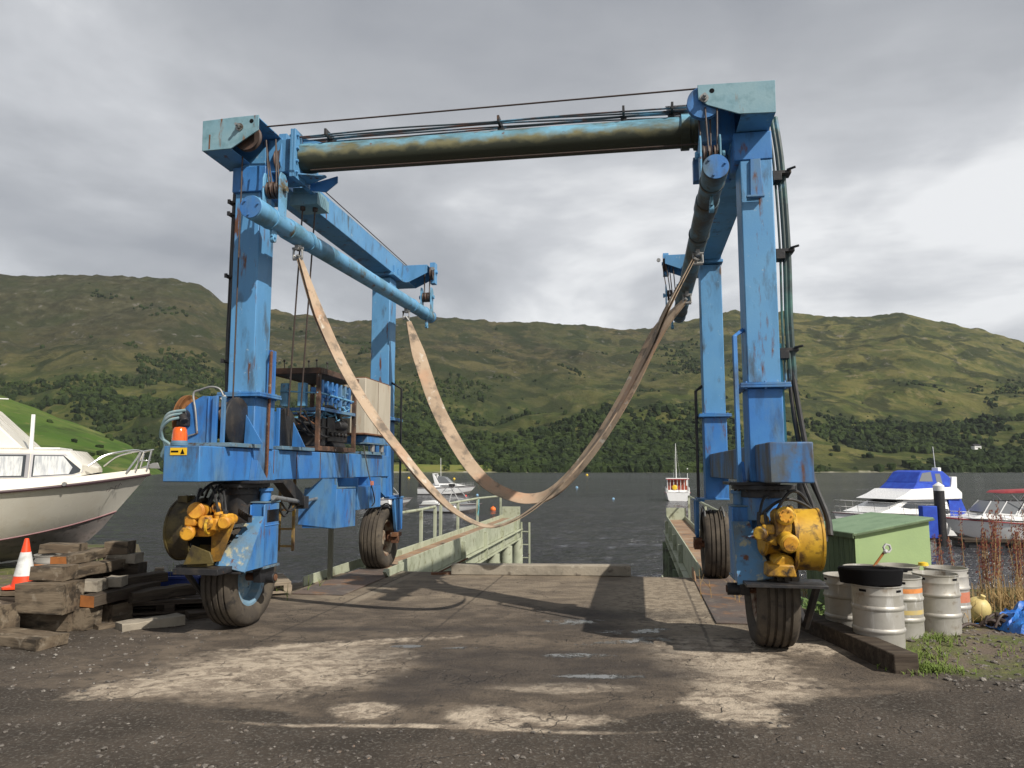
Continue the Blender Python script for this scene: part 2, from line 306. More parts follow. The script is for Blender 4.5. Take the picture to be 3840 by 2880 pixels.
def RNG(v, a, b, c=0, d=1, smooth=True):
    r = n.new('ShaderNodeMapRange'); r.interpolation_type = 'SMOOTHSTEP' if smooth else 'LINEAR'
    l.new(v, r.inputs[0]); r.inputs[1].default_value = a; r.inputs[2].default_value = b; r.inputs[3].default_value = c; r.inputs[4].default_value = d; return r.outputs[0]
def MIX(f, a, b):
    q = n.new('ShaderNodeMix'); q.data_type = 'RGBA'
    if isinstance(f, (int, float)): q.inputs[0].default_value = f
    else: l.new(f, q.inputs[0])
    for i, v in ((6, a), (7, b)):
        if isinstance(v, tuple): q.inputs[i].default_value = (*v, 1)
        else: l.new(v, q.inputs[i])
    return q.outputs[2]
nb = NOI(1.6, 7); nf = NOI(9, 7, .65); nff = NOI(45, 4, .6); nst = NOI(2.6, 7, .62, (.8, 1.25, 1), .2, 0, .6)
def patch(cx, cy, rx, ry, rot=0, edge=.25, wob=.7):
    mp = n.new('ShaderNodeMapping'); mp.vector_type = 'TEXTURE'; mp.inputs['Location'].default_value = (cx, cy, 0); mp.inputs['Rotation'].default_value = (0,0,R_(rot)); mp.inputs['Scale'].default_value = (rx, ry, 1000); l.new(P, mp.inputs[0])
    ln = n.new('ShaderNodeVectorMath'); ln.operation = 'LENGTH'; l.new(mp.outputs[0], ln.inputs[0])
    d = MATH('ADD', ln.outputs['Value'], MATH('MULTIPLY', MATH('SUBTRACT', nf, .5), wob*1.6)); d = MATH('ADD', d, MATH('MULTIPLY', MATH('SUBTRACT', nb, .5), wob))
    return RNG(d, 1-edge, 1+edge, 1, 0)
def union(ps):
    c = ps[0]
    for p_ in ps[1:]: c = MATH('MAXIMUM', c, p_)
    return c
# stoney loose ground, dark and grey
vo = n.new('ShaderNodeTexVoronoi'); vo.inputs['Scale'].default_value = 34; l.new(P, vo.inputs['Vector'])
vo2 = n.new('ShaderNodeTexVoronoi'); vo2.inputs['Scale'].default_value = 75; l.new(P, vo2.inputs['Vector'])
grav = MIX(RNG(nb, .35, .65), (.043, .034, .026), (.076, .060, .046))
grav = MIX(RNG(nff, .5, .7), grav, (.13, .118, .10))
speck = MATH('MULTIPLY', RNG(vo.outputs['Distance'], .08, .20, 1, 0), RNG(nb, .50, .64))
grav = MIX(MATH('MULTIPLY', speck, .55), grav, (.21, .19, .165))
speck2 = MATH('MULTIPLY', RNG(vo2.outputs['Distance'], .12, .25, 1, 0), RNG(nb, .42, .6))
grav = MIX(MATH('MULTIPLY', speck2, .45), grav, (.15, .135, .118))
# concrete of the slab: damp brown with worn bands
conc = MIX(RNG(nst, .38, .66), (.082, .065, .050), (.158, .125, .093))
conc = MIX(RNG(nf, .52, .72), conc, (.050, .042, .035))
conc = MIX(MATH('MULTIPLY', RNG(nff, .55, .75), .5), conc, (.17, .14, .11))
# the far half of the slab is paler, as is its warm strip beside the right runway
far = RNG(MATH('ADD', sp.outputs[1], MATH('MULTIPLY', nb, 1.6)), 9.2, 10.4)
conc = MIX(MATH('MULTIPLY', far, .75), conc, MIX(RNG(nst, .4, .6), (.17, .135, .098), (.26, .21, .15)))
rstrip = MATH('MULTIPLY', patch(1.95, 9.3, .85, 2.3, -9, .25, .7), .9)
conc = MIX(rstrip, conc, MIX(RNG(nf, .4, .6), (.20, .16, .115), (.32, .265, .195)))
slab_front = MATH('ADD', sp.outputs[1], MATH('MULTIPLY', MATH('SUBTRACT', nb, .5), .5))
edge_y = MATH('ADD', MATH('MULTIPLY', MATH('ABSOLUTE', MATH('ADD', sp.outputs[0], .2)), .28), 4.66)
isl = RNG(MATH('SUBTRACT', slab_front, edge_y), -.03, .05)
sidemask = MATH('MULTIPLY', RNG(sp.outputs[0], -4.2, -3.2), RNG(sp.outputs[0], 3.35, 2.9))
isl = MATH('MULTIPLY', isl, sidemask)
c = MIX(isl, grav, conc)
# worn pale screed, cracked
nsw = NOI(6, 8, .66, (.85, 1.15, 1), .35, 3, .7); crust = MIX(RNG(nsw, .40, .60), (.235, .19, .145), (.50, .42, .325)); crust = MIX(RNG(nff, .56, .7), crust, (.50, .43, .33)); crust = MIX(MATH('MULTIPLY', RNG(nf, .56, .66), .8), crust, (.12, .095, .072))
vc = n.new('ShaderNodeTexVoronoi'); vc.feature = 'DISTANCE_TO_EDGE'; vc.inputs['Scale'].default_value = 1.9; 
wv = n.new('ShaderNodeVectorMath'); wv.operation = 'ADD'; nn = n.new('ShaderNodeTexNoise'); nn.inputs['Scale'].default_value = 6; l.new(P, nn.inputs['Vector']); l.new(P, wv.inputs[0]); sc_ = n.new('ShaderNodeVectorMath'); sc_.operation = 'SCALE'; sc_.inputs['Scale'].default_value = .35; l.new(nn.outputs['Color'], sc_.inputs[0]); l.new(sc_.outputs[0], wv.inputs[1]); l.new(wv.outputs[0], vc.inputs['Vector'])
crack = RNG(vc.outputs['Distance'], .0, .03, 1, 0)
pale = union([patch(-1.80, 6.15, .85, .70, 20, .4, .6), patch(-2.45, 5.72, .62, .3, 25, .25, .9), patch(-1.25, 6.5, .5, .22, 10, .3, 1), patch(-1.6, 6.95, .8, .12, 15, .4, 1.3),
  patch(1.72, 6.5, .45, .7, 0, .45, 1.1), patch(1.75, 5.75, .42, .42, 0, .45, 1.0), patch(1.42, 5.15, .25, .4, 20, .3, 1.0), patch(2.3, 6.85, .7, .25, -10, .4, 1.2),
  patch(-.95, 5.1, .22, .16, 0, .2, .7), patch(-.1, 4.95, .26, .2, 0, .3, .8), patch(.25, 4.93, .35, .1, 0, .4, 1), patch(-.5, 4.78, 1.0, .035, -4, .5, .8), patch(.4, 5.6, .4, .12, 0, .4, 1.2)])
pale = MATH('MULTIPLY', pale, RNG(nsw, .22, .38)); c = MIX(MATH('MULTIPLY', pale, .92), c, crust)
c = MIX(MATH('MULTIPLY', MATH('MULTIPLY', crack, MATH('MULTIPLY', isl, RNG(nb, .50, .60))), .6), c, (.05, .042, .035))
dark_patches = union([patch(-.45, 5.85, .34, .5, -20, .35, .35), patch(-.75, 5.55, .22, .4, 10, .5, .5), patch(-1.6, 7.6, .6, .12, 0, .6, .6), patch(.9, 6.0, .6, .25, 0, .6, .9), patch(.1, 6.6, 1.4, .12, 4, .6, 1), patch(-.2, 7.6, 1.3, .14, 3, .6, 1), patch(.5, 6.1, .9, .55, 0, .6, 1.1), patch(-.5, 6.5, .7, .25, 0, .6, 1.1), patch(1.2, 8.3, .8, .3, 0, .7, 1.2)])  # broad darker patches on the slab
c = MIX(MATH('MULTIPLY', dark_patches, .60), c, (.036, .031, .029))
la = MATH('ADD', MATH('MULTIPLY', MATH('ADD', sp.outputs[0], .235), math.cos(TH)), MATH('MULTIPLY', MATH('SUBTRACT', sp.outputs[1], 7.3), math.sin(TH))); lw = MATH('ADD', la, MATH('MULTIPLY', MATH('SUBTRACT', nf, .5), .06))
jn = None
for a_ in (2.03, -1.98, -.55):
    j_ = RNG(MATH('ABSOLUTE', MATH('SUBTRACT', lw, a_)), .006, .022, 1, 0); jn = j_ if jn is None else MATH('MAXIMUM', jn, j_)
jn = MATH('MULTIPLY', jn, RNG(sp.outputs[1], 6.2, 7.4)); c = MIX(MATH('MULTIPLY', jn, .6), c, (.04, .032, .026))
c = MIX(MATH('MULTIPLY', MATH('MULTIPLY', RNG(MATH('ABSOLUTE', MATH('SUBTRACT', lw, -1.90)), .03, .07, 1, 0), RNG(sp.outputs[1], 8.5, 9.5)), .4), c, (.34, .29, .22))
# the earth and grass beyond the kerb on the right and behind the timbers
a_r = MATH('SUBTRACT', sp.outputs[0], 3.25)
rg = RNG(MATH('ADD', a_r, MATH('MULTIPLY', MATH('SUBTRACT', nb, .5), .5)), .0, .25)
rg = MATH('MULTIPLY', rg, RNG(MATH('ADD', sp.outputs[1], MATH('MULTIPLY', MATH('SUBTRACT', nb, .5), 1.4)), 5.7, 6.2))
lg = MATH('MULTIPLY', RNG(sp.outputs[0], -3.7, -4.3), RNG(sp.outputs[1], 8.2, 9.2))
soil = MIX(RNG(nb, .40, .60), (.14, .11, .085), (.10, .115, .035)); soil = MIX(RNG(nf, .55, .68), soil, (.20, .19, .06)); soil = MIX(speck, soil, (.30, .27, .23))
c = MIX(MATH('MAXIMUM', rg, lg), c, soil)
# puddles
pud = union([patch(.55, 7.95, .26, .12, 5, .2, 2.0), patch(1.2, 7.5, .3, .10, 10, .2, 2.0), patch(1.05, 7.05, .38, .07, 12, .2, 1.6), patch(1.25, 7.1, .2, .12, 20, .3, 1.2), patch(.55, 6.55, .25, .07, 0, .25, 1.3), patch(-.92, 6.87, .15, .055, 3, .08, .15), patch(-.45, 6.8, .15, .035, 3, .2, .8), patch(.62, 5.9, .30, .06, 0, .3, 2.2)])
pud = MATH('MULTIPLY', pud, RNG(NOI(5, 5, .7, (1, .7, 1)), .40, .52)); c = MIX(MATH('MULTIPLY', pud, .7), c, (.15, .155, .155))
steepr = RNG(sp.outputs[2], -.25, -.5); c = MIX(steepr, c, (.05, .045, .035))
l.new(c, bs.inputs['Base Color'])
l.new(MIX(pud, (.88,)*3, (.16,)*3), bs.inputs['Roughness']); bs.inputs['Specular IOR Level'].default_value = .35
hh = MATH('ADD', MATH('MULTIPLY', nf, .9), MATH('MULTIPLY', nff, .5)); hh = MATH('ADD', hh, MATH('MULTIPLY', speck, .6)); hh = MATH('ADD', hh, MATH('MULTIPLY', pale, .5)); hh = MATH('SUBTRACT', hh, MATH('MULTIPLY', MATH('MULTIPLY', crack, RNG(nb, .50, .60)), .4)); hh = MATH('MULTIPLY', hh, MATH('SUBTRACT', 1, pud))
bp = n.new('ShaderNodeBump'); bp.inputs['Strength'].default_value = .8; bp.inputs['Distance'].default_value = .03; l.new(hh, bp.inputs['Height']); l.new(bp.outputs[0], bs.inputs['Normal'])
gridmesh('ground', xs, ys, gz, gm)
# quay wall face under the slab edge
q = MB(); pa = [l2w(-2.95, 4.3), l2w(2.95, 4.3), l2w(2.95, 4.0), l2w(-2.95, 4.0)]
q.add([(p.x, p.y, z) for z in (-4, -.012) for p in pa], [(0,3,2,1),(4,5,6,7),(0,1,5,4),(1,2,6,5),(2,3,7,6),(3,0,4,7)])
q.build('quay_wall', M['concr'], kind='structure')

# water ---------------------------------------------------------------------
wm, n, l = newmat('loch_water')
o = n.new('ShaderNodeOutputMaterial'); bs = n.new('ShaderNodeBsdfPrincipled'); l.new(bs.outputs[0], o.inputs[0])
geo = n.new('ShaderNodeNewGeometry'); P = geo.outputs['Position']
w1 = NOI(.9, 5, .65, (.5, 1, 1), .15); w2 = NOI(3.6, 4, .6, (.55, 1, 1), -.1); w3 = NOI(.12, 3, .5, (.4, 1, 1)); w4 = NOI(.02, 4, .5, (.3, 1, 1))
h = MATH('ADD', MATH('MULTIPLY', w1, 1.), MATH('MULTIPLY', w2, .32)); h = MATH('ADD', h, MATH('MULTIPLY', w3, 1.5))
bp = n.new('ShaderNodeBump'); bp.inputs['Strength'].default_value = 1.; bp.inputs['Distance'].default_value = .85; l.new(h, bp.inputs['Height']); l.new(bp.outputs[0], bs.inputs['Normal'])
l.new(MIX(RNG(w4, .35, .65), (.030, .031, .036), (.052, .053, .060)), bs.inputs['Base Color'])
bs.inputs['Roughness'].default_value = .12; bs.inputs['Specular IOR Level'].default_value = .35
WR = [8.6*(1.0085**i) for i in range(330)]; WA = [-.95+1.9*i/520 for i in range(521)]
def wav(x, y):
    far_ = min(1, max(0, (150-y)/90)); 
    if far_ <= 0: return 0
    return far_*(.055*noise.noise(Vector((x*.75, y*1.5, 1)))+.040*noise.noise(Vector((x*1.7+y*.3, y*3.1, 5)))+.07*noise.noise(Vector((x*.2, y*.35, 9))))
wv_ = [(a*y, y, WZ+wav(a*y, y)) for y in WR for a in WA]; nA = len(WA); wf_ = [(j*nA+i, j*nA+i+1, (j+1)*nA+i+1, (j+1)*nA+i) for j in range(len(WR)-1) for i in range(nA-1)]
o0 = len(wv_); wv_ += [(-3000, 8.6, WZ), (-.95*8.6, 8.6, WZ), (-.95*WR[-1], WR[-1], WZ), (-3000, WR[-1], WZ), (.95*8.6, 8.6, WZ), (3000, 8.6, WZ), (3000, WR[-1], WZ), (.95*WR[-1], WR[-1], WZ), (-3000, 2200, WZ), (3000, 2200, WZ)]
wf_ += [(o0, o0+1, o0+2, o0+3), (o0+4, o0+5, o0+6, o0+7), (o0+3, o0+2, o0+7, o0+6, o0+9, o0+8)]
me = bpy.data.meshes.new('water'); me.from_pydata(wv_, [], wf_); me.materials.append(wm); me.polygons.foreach_set('use_smooth', [True]*len(wf_)); wo_ = bpy.data.objects.new('water', me); COL.objects.link(wo_); wo_['kind'] = 'structure'

# far hillside --------------------------------------------------------------
F_ = 2830./(3840/2212); PT = R_(6.45)
def elev(u, v):      # direction ratios of a point of the skyline: x/y and z/y
    x = (u-1106)/F_; y = -(v-829.5)/F_; d = math.cos(PT)-y*math.sin(PT)
    return x/d, (math.sin(PT)+y*math.cos(PT))/d
SKY = [(-300,620),(-100,598),(0,592),(60,597),(130,596),(180,592),(240,594),(300,597),(370,600),(420,610),(450,622),(480,650),(520,662),(600,668),(640,680),(700,682),(760,695),(800,690),(880,685),(940,684),(1000,688),(1080,697),(1150,697),(1250,700),(1340,711),(1400,708),(1450,697),(1500,690),(1540,680),(1590,668),(1640,678),(1700,672),(1760,682),(1830,684),(1900,684),(1945,676),(2000,690),(2050,700),(2130,715),(2212,738),(2350,765),(2600,800)]
SK = [elev(*p) for p in SKY]
def skyh(r):
    if r <= SK[0][0]: return SK[0][1]
    for (r0, e0), (r1, e1) in zip(SK, SK[1:]):
        if r <= r1: return e0+(e1-e0)*(r-r0)/(r1-r0)
    return SK[-1][1]
def yridge(r): return 1950+180*math.sin(r*3+1)
def yshore(r): return 845+14*fb(r*9, 4.)+10*math.sin(r*14)
def hill(r, y):
    y0, y1 = yshore(r), yridge(r); x = r*y; t = (y-y0)/(y1-y0)
    zr = skyh(r)*y1
    if t < 0: return WZ+t*60
    if t <= 1:
        b = .40*t+.60*t**1.55 if True else t
        z = WZ+(zr-WZ)*b
        am = min(1, t*5)*(1-max(0, (t-.75)/.25)*.8)
        z += am*(34*fb(x*.0024, y*.0034, 5, 6)+16*abs(fb(x*.006+y*.003, y*.0032, 8, 5)))
        if t > .4: z += (t-.4)*17*(abs(fb(x*.018, y*.024, 3, 4))-.25)
        return max(z, WZ+.3+t*3)
    return zr-(t-1)*zr*.9+4*fb(x*.02, y*.02)
rs_ = [-1.05+2.1*i/620 for i in range(621)]
yt = [-.03, 0, .004, .01, .02]+[.03+.97*(i/200)**1.0 for i in range(201)]+[1.02, 1.06, 1.15, 1.4, 1.8]
vs = []; 
for t in yt:
    for r in rs_:
        y = yshore(r)+t*(yridge(r)-yshore(r)); vs.append((r*y, y, hill(r, y)))
nx = len(rs_)
fs = [(j*nx+i, j*nx+i+1, (j+1)*nx+i+1, (j+1)*nx+i) for j in range(len(yt)-1) for i in range(nx-1)]
hm, n, l = newmat('hillside_heath')
o = n.new('ShaderNodeOutputMaterial'); bs = n.new('ShaderNodeBsdfPrincipled'); l.new(bs.outputs[0], o.inputs[0])
geo = n.new('ShaderNodeNewGeometry'); P = geo.outputs['Position']; sp = n.new('ShaderNodeSeparateXYZ'); l.new(P, sp.inputs[0])
a1 = NOI(.0045, 8, .62); a2 = NOI(.014, 8, .65, (1, 1, 1.5), 0, 40, .6); a3 = NOI(.05, 7, .65, (1, .6, 1), 0, 90); a5 = NOI(.11, 5, .65, (1, .7, 1), 0, 33); a4 = NOI(.010, 6, .6, (1, .5, 2), .5, 200, 1.0)
alt = RNG(MATH('ADD', sp.outputs[2], MATH('MULTIPLY', MATH('SUBTRACT', a1, .5), 260)), 60, 270)
green = MIX(RNG(a2, .42, .6), (.038, .058, .014), (.085, .090, .026)); green = MIX(RNG(a3, .5, .68), green, (.12, .115, .042))
heath = MIX(RNG(a2, .40, .60), (.040, .040, .021), (.092, .080, .038)); heath = MIX(RNG(a3, .50, .64), heath, (.035, .033, .020)); heath = MIX(RNG(a5, .56, .70), heath, (.13, .112, .06))
east_light = RNG(MATH('ADD', MATH('DIVIDE', sp.outputs[0], sp.outputs[1]), MATH('MULTIPLY', MATH('SUBTRACT', a1, .5), .9)), .05, .40)
sunlit_grass = MIX(RNG(a2, .42, .60), (.075, .088, .024), (.150, .140, .045)); sunlit_grass = MIX(RNG(a3, .52, .66), sunlit_grass, (.19, .165, .062))
heath = MIX(MATH('MULTIPLY', east_light, .75), heath, sunlit_grass); green = MIX(MATH('MULTIPLY', east_light, .5), green, sunlit_grass)  # sunlight on the eastern slopes painted in as lighter yellow-green grass
c = MIX(alt, green, heath)
c = MIX(MATH('MULTIPLY', RNG(a4, .50, .57), .8), c, (.022, .030, .012))           # bracken and scrub in the gullies
ddx = MATH('DIVIDE', sp.outputs[0], sp.outputs[1])
west_shade = RNG(MATH('ADD', ddx, MATH('MULTIPLY', MATH('SUBTRACT', a1, .5), .35)), -.30, -.55)
c = MIX(MATH('MULTIPLY', MATH('MULTIPLY', west_shade, RNG(sp.outputs[2], 190, 330)), .85), c, MIX(RNG(a3, .4, .62), (.034, .034, .018), (.068, .066, .036)))  # cloud shadow on the western top, put into a darker heather colour
rk = MATH('MULTIPLY', RNG(a3, .60, .68), RNG(MATH('ADD', sp.outputs[2], MATH('MULTIPLY', a2, 130)), 150, 300)); c = MIX(MATH('MULTIPLY', rk, .55), c, (.18, .17, .15)); c = MIX(MATH('MULTIPLY', RNG(a1, .47, .60), .45), c, (.030, .042, .016))  # last mix: broad darker green patches painted in for cloud shadow
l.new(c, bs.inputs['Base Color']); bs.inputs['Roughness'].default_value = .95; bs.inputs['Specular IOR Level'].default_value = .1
bp = n.new('ShaderNodeBump'); bp.inputs['Strength'].default_value = .7; bp.inputs['Distance'].default_value = 9.; l.new(MATH('ADD', a3, MATH('MULTIPLY', a2, 1.4)), bp.inputs['Height']); l.new(bp.outputs[0], bs.inputs['Normal'])
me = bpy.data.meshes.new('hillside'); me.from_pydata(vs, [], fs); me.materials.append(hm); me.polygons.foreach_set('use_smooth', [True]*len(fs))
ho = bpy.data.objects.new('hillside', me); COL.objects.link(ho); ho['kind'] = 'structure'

# nearer green spur on the left ----------------------------------------------
def spurh(x, y):
    # foot runs into the water near x=-250
    u = (-x/y-.44)/.26            # 0 at its tip, 1 at the frame edge
    s = max(0, min(1.6, u)); t = max(0, min(1, (y-455)/240)); t2 = max(0, (y-695)/240)
    h_ = WZ-4+(8+72*min(s, 1.5)**.85)*(t**.8)*(1 if s > 0 else 0)*min(1, s*4) - t2*40
    return h_+(2.2*fb(x*.02, y*.02, 3)+.8*fb(x*.08, y*.08, 1))*min(1, s*3)*t
sm = mat('bracken_green', (.060, .115, .018), .95, layers=(((.095, .14, .03), .012, .42, .6), ((.05, .09, .02), .02, .5, .66), ((.17, .17, .06), .035, .56, .68, (1, 1, 1)), ((.035, .055, .015), .015, .56, .66), ((.24, .23, .19), .09, .68, .72)), spec=.1, world=True, bump=.5, bscale=.25, bdist=1.5)
gridmesh('green_hill', [-900+5.*i for i in range(145)], [455+6*i for i in range(66)], spurh, sm)

# woods ---------------------------------------------------------------------
import itertools
def blob(seed, sub=1, rough=.28, flat=.85):
    import bmesh
    bm = bmesh.new(); bmesh.ops.create_icosphere(bm, subdivisions=sub, radius=1); rnd = random.Random(seed)
    for v in bm.verts: v.co *= 1+rnd.uniform(-rough, rough); v.co.z = v.co.z*flat+.55
    bm.verts.ensure_lookup_table(); V = [tuple(v.co) for v in bm.verts]; Fc = [tuple(v.index for v in f.verts) for f in bm.faces]; bm.free(); return V, Fc
BL = [blob(i, 1, .42, 1.0) for i in range(8)]; BL2 = [blob(20+i, 2, .20, .95) for i in range(4)]
def woods(name, pts, mt, **tags):
    vs = []; fs = []; 
    for i, (x, y, z, s, hs, big) in enumerate(pts):
        V, Fc = (BL2 if big else BL)[i % (4 if big else 8)]; a = i*2.4; ca, sa = math.cos(a)*s, math.sin(a)*s; o_ = len(vs)
        vs += [(x+ca*p[0]-sa*p[1], y+sa*p[0]+ca*p[1], z+p[2]*hs) for p in V]; fs += [(f[0]+o_, f[1]+o_, f[2]+o_) for f in Fc]
    me = bpy.data.meshes.new(name); me.from_pydata(vs, [], fs); me.materials.append(mt)
    o_ = bpy.data.objects.new(name, me); COL.objects.link(o_)
    for k, v in tags.items(): o_[k] = v
    return o_
tm = mat('woodland_crowns', (.022, .036, .012), .9, layers=(((.040, .060, .016), .012, .42, .6), ((.012, .020, .008), .05, .48, .60), ((.055, .075, .022), .2, .56, .66)), spec=.1, world=True, bump=1., bscale=1.2, bdist=1.)
rnd = random.Random(3); pts = []
while len(pts) < 26000:
    r = rnd.uniform(-.80, .80); t = rnd.random()**1.7*.95; y = yshore(r)+t*(yridge(r)-yshore(r)); x = r*y
    m = fb(x*.0040+3, y*.0058, 11, 4); m2 = fb(x*.017, y*.02, 21, 3)
    east = max(0, (r-.05))
    dens = .50-1.9*t+1.9*m+.8*m2+(.18 if r > .2 and t < .25 else 0)
    if r < -.1: dens += .22 if .05 < t < .42 else 0
    if -.2 < r < .24 and t < .30: dens += .35
    if -.22 < r < -.02 and t < .04: dens -= .9      # the open meadow by the shore
    if rnd.random() < max(.006 if t < .6 else .001, min(1, dens*2.2)):
        s = (1.6+4.2*rnd.random()**1.6)*(1 if t < .3 else .8); pts.append((x, y, hill(r, y)-.8, s, s*rnd.uniform(.9, 1.5), False))
woods('woodland', pts, tm, kind='stuff', label='dark green woods and scrub spread over the lower slopes of the far hillside', category='woodland')
# bushes on the green spur
pts = []
for i in range(500):
    x = rnd.uniform(-900, -230); y = rnd.uniform(460, 690); u = (-x/y-.44)/.26
    if u < .0: continue
    m = fb(x*.02, y*.02, 31, 3)
    if (y < 500 and m > -.05) or m > .33: s = rnd.uniform(2, 4); pts.append((x, y, spurh(x, y)-.5, s, s*rnd.uniform(.7, 1.1), False))
woods('scrub', pts, tm, kind='stuff', label='low dark scrub along the foot of the bright green hill on the left', category='scrub')
# separate trees along the far shore
shore_mats = [mat('birch_crown', (.05, .09, .02), .9, layers=(((.09, .13, .03), .5, .45, .6), ((.025, .045, .012), .9, .5, .65)), spec=.1), mat('oak_crown', (.03, .06, .014), .9, layers=(((.055, .085, .02), .5, .45, .6),), spec=.1)]
def leafcrown(rad, hgt, nclump, seed, leaf=.55, per=26):
    rr = random.Random(seed); m_ = MB()
    for k in range(nclump):
        th = rr.uniform(0, 6.28); zz_ = rr.random(); rd = rad*math.sqrt(rr.random())*(1-.55*abs(zz_-.35)); cx, cy, cz = rd*math.cos(th), rd*math.sin(th), hgt*(.28+.72*zz_)
        cs = rad*rr.uniform(.22, .38)
        for q_ in range(per):
            d = Vector((rr.gauss(0, 1), rr.gauss(0, 1), rr.gauss(0, 1))).normalized()*cs*rr.uniform(.5, 1); c_ = Vector((cx, cy, cz))+d
            u = Vector((rr.gauss(0, 1), rr.gauss(0, 1), rr.gauss(0, 1))).normalized(); v_ = u.orthogonal().normalized(); u *= leaf; v_ *= leaf
            m_.add([c_-u, c_+v_*.6, c_+u, c_-v_*.6], [(0, 1, 2, 3)])
    return m_
def tree(x, y, z, rad, hgt, seed, label, mt):
    t = thing('tree', label, 'tree', (x, y, z), group='trees along the far shore')
    tr = MB(); tr.tube([(0,0,-1), (.1,0,hgt*.3), (0,.1,hgt*.75)], .3, 7, True, [.42, .3, .08])
    for k in range(5):
        a = k*1.3+seed; tr.tube([(0,0,hgt*(.3+.08*k)), (math.cos(a)*rad*.6, math.sin(a)*rad*.6, hgt*(.5+.08*k))], .1, 5, True, [.13, .03])
    tr.build('trunk', M['bark'], t); leafcrown(rad, hgt, 22, seed).build('crown', mt, t, ang=180)
places = ['small shore tree left of the white cruiser mast, on the pale meadow', 'rounded shore tree standing second from the hoist leg on the meadow', 'shore tree above the right end of the white cruiser', 'broad shore tree on the meadow between the two slings', 'dark shore tree just inside the rear sling', 'slim shore tree at the right end of the meadow']
for i, (u, hh_, rd) in enumerate(((884, 9, 4), (966, 10, 4.2), (1008, 12, 4.6), (1053, 11, 5), (1082, 9, 4), (1128, 10, 3.6))):
    r = (u-1106)/F_; y = yshore(r)+8; tree(r*y, y, hill(r, y)-.3, rd, hh_, i+2, places[i], shore_mats[i % 2])
# pale shore meadow strip
bm_ = MB(); 
for i in range(60):
    r0, r1 = -.23+i*.0042, -.23+(i+1)*.0042
    def pp(r, d): y = yshore(r)+d; return (r*y, y, max(hill(r, y), WZ+.2)+.25+d*.02)
    bm_.add([pp(r0, 1), pp(r1, 1), pp(r1, 40), pp(r0, 40)], [(0, 1, 2, 3)])
bm_.build('meadow', mat('pale_meadow', (.17, .17, .045), .95, layers=(((.10, .14, .03), .03, .42, .6),), world=True, spec=.1), kind='structure')
st = MB()
for i in range(200):
    r0, r1 = -.8+i*.008, -.8+(i+1)*.008
    def p2(r, d, z): y = yshore(r)+d; return (r*y, y, z)
    w_ = 1.+2.5*max(0, fb(r0*40, 1.))
    st.add([p2(r0, -4, WZ-.3), p2(r1, -4, WZ-.3), p2(r1, 1, WZ+w_), p2(r0, 1, WZ+w_)], [(0, 1, 2, 3)])
st.build('shingle_beach', mat('pale_shingle', (.30, .28, .22), .95, layers=(((.10, .11, .05), .05, .42, .6),), world=True, spec=.1), kind='structure')
# a distant white cottage on the right
r, e_ = elev(2110, 985); y = 1040.
hc = thing('cottage', 'tiny white cottage among the trees of the far hillside on the right', 'house', (r*y, y, hill(r, y)), .3)
c_ = MB(); c_.box(-6, 6, -3, 3, -1, 4); c_.build('wall', M['white'], hc)
c_ = MB(); c_.prism([(-3.4, 4), (3.4, 4), (0, 6.6)], 0, -6.2, 6.2); c_.build('roof', M['black'], hc)
c_ = MB(); [c_.box(x_, x_+1, -3.06, -2.9, 1.4, 2.6) for x_ in (-4, -1.6, 1, 3.6)]; c_.build('window', M['glass'], hc)

# thin air between here and the far hills
hz, n, l = newmat('thin_haze'); o = n.new('ShaderNodeOutputMaterial'); pv = n.new('ShaderNodeVolumePrincipled'); pv.inputs['Color'].default_value = (.80, .86, .95, 1); pv.inputs['Density'].default_value = .000045; pv.inputs['Anisotropy'].default_value = .2; l.new(pv.outputs[0], o.inputs['Volume'])
q = MB(); q.box(-3100, 3100, -90, 4600, -12, 520); hb_ = q.build('haze', hz, kind='stuff')
# ================================================================ THE BOAT HOIST (local axes: a across, b away, z up)
H = thing('boat_hoist', 'tall blue gantry boat hoist on four tyres straddling the slipway', 'boat hoist', (OX, OY, 0), TH)
def algae(m, zc, r):
    """green and black algal growth on the weather side of a pipe, ragged edge"""
    n, l = m.node_tree.nodes, m.node_tree.links; bs_ = next(x for x in n if x.type == 'BSDF_PRINCIPLED'); cur = bs_.inputs['Base Color'].links[0].from_socket
    tc_ = n.new('ShaderNodeTexCoord'); sp_ = n.new('ShaderNodeSeparateXYZ'); l.new(tc_.outputs['Object'], sp_.inputs[0])
    for k, (col, lo__, hi__, sc__) in enumerate((((.16, .15, .07), .06, -.01, 9), ((.03, .036, .022), .01, -.055, 7))):
        t = n.new('ShaderNodeTexNoise'); t.inputs['Scale'].default_value = sc__; t.inputs['Detail'].default_value = 8; mp = n.new('ShaderNodeMapping'); mp.inputs['Scale'].default_value = (.8, 1, 1); mp.inputs['Location'].default_value = (k*5, 0, 0); l.new(tc_.outputs['Object'], mp.inputs[0]); l.new(mp.outputs[0], t.inputs['Vector'])
        ma = n.new('ShaderNodeMath'); ma.operation = 'MULTIPLY_ADD'; ma.inputs[1].default_value = .20; ma.inputs[2].default_value = -zc-.10; l.new(t.outputs['Fac'], ma.inputs[0])
        su = n.new('ShaderNodeMath'); su.operation = 'ADD'; l.new(sp_.outputs[2], su.inputs[0]); l.new(ma.outputs[0], su.inputs[1])
        r_ = n.new('ShaderNodeMapRange'); r_.inputs[1].default_value = lo__; r_.inputs[2].default_value = hi__; l.new(su.outputs[0], r_.inputs[0])
        mx_ = n.new('ShaderNodeMix'); mx_.data_type = 'RGBA'; l.new(r_.outputs[0], mx_.inputs[0]); l.new(cur, mx_.inputs[6]); mx_.inputs[7].default_value = (*col, 1); cur = mx_.outputs[2]
    l.new(cur, bs_.inputs['Base Color'])
def part(name, mb, m, parent=None, bevel=.006, **k): return mb.build(name, m, parent or H, bevel=bevel, **k)
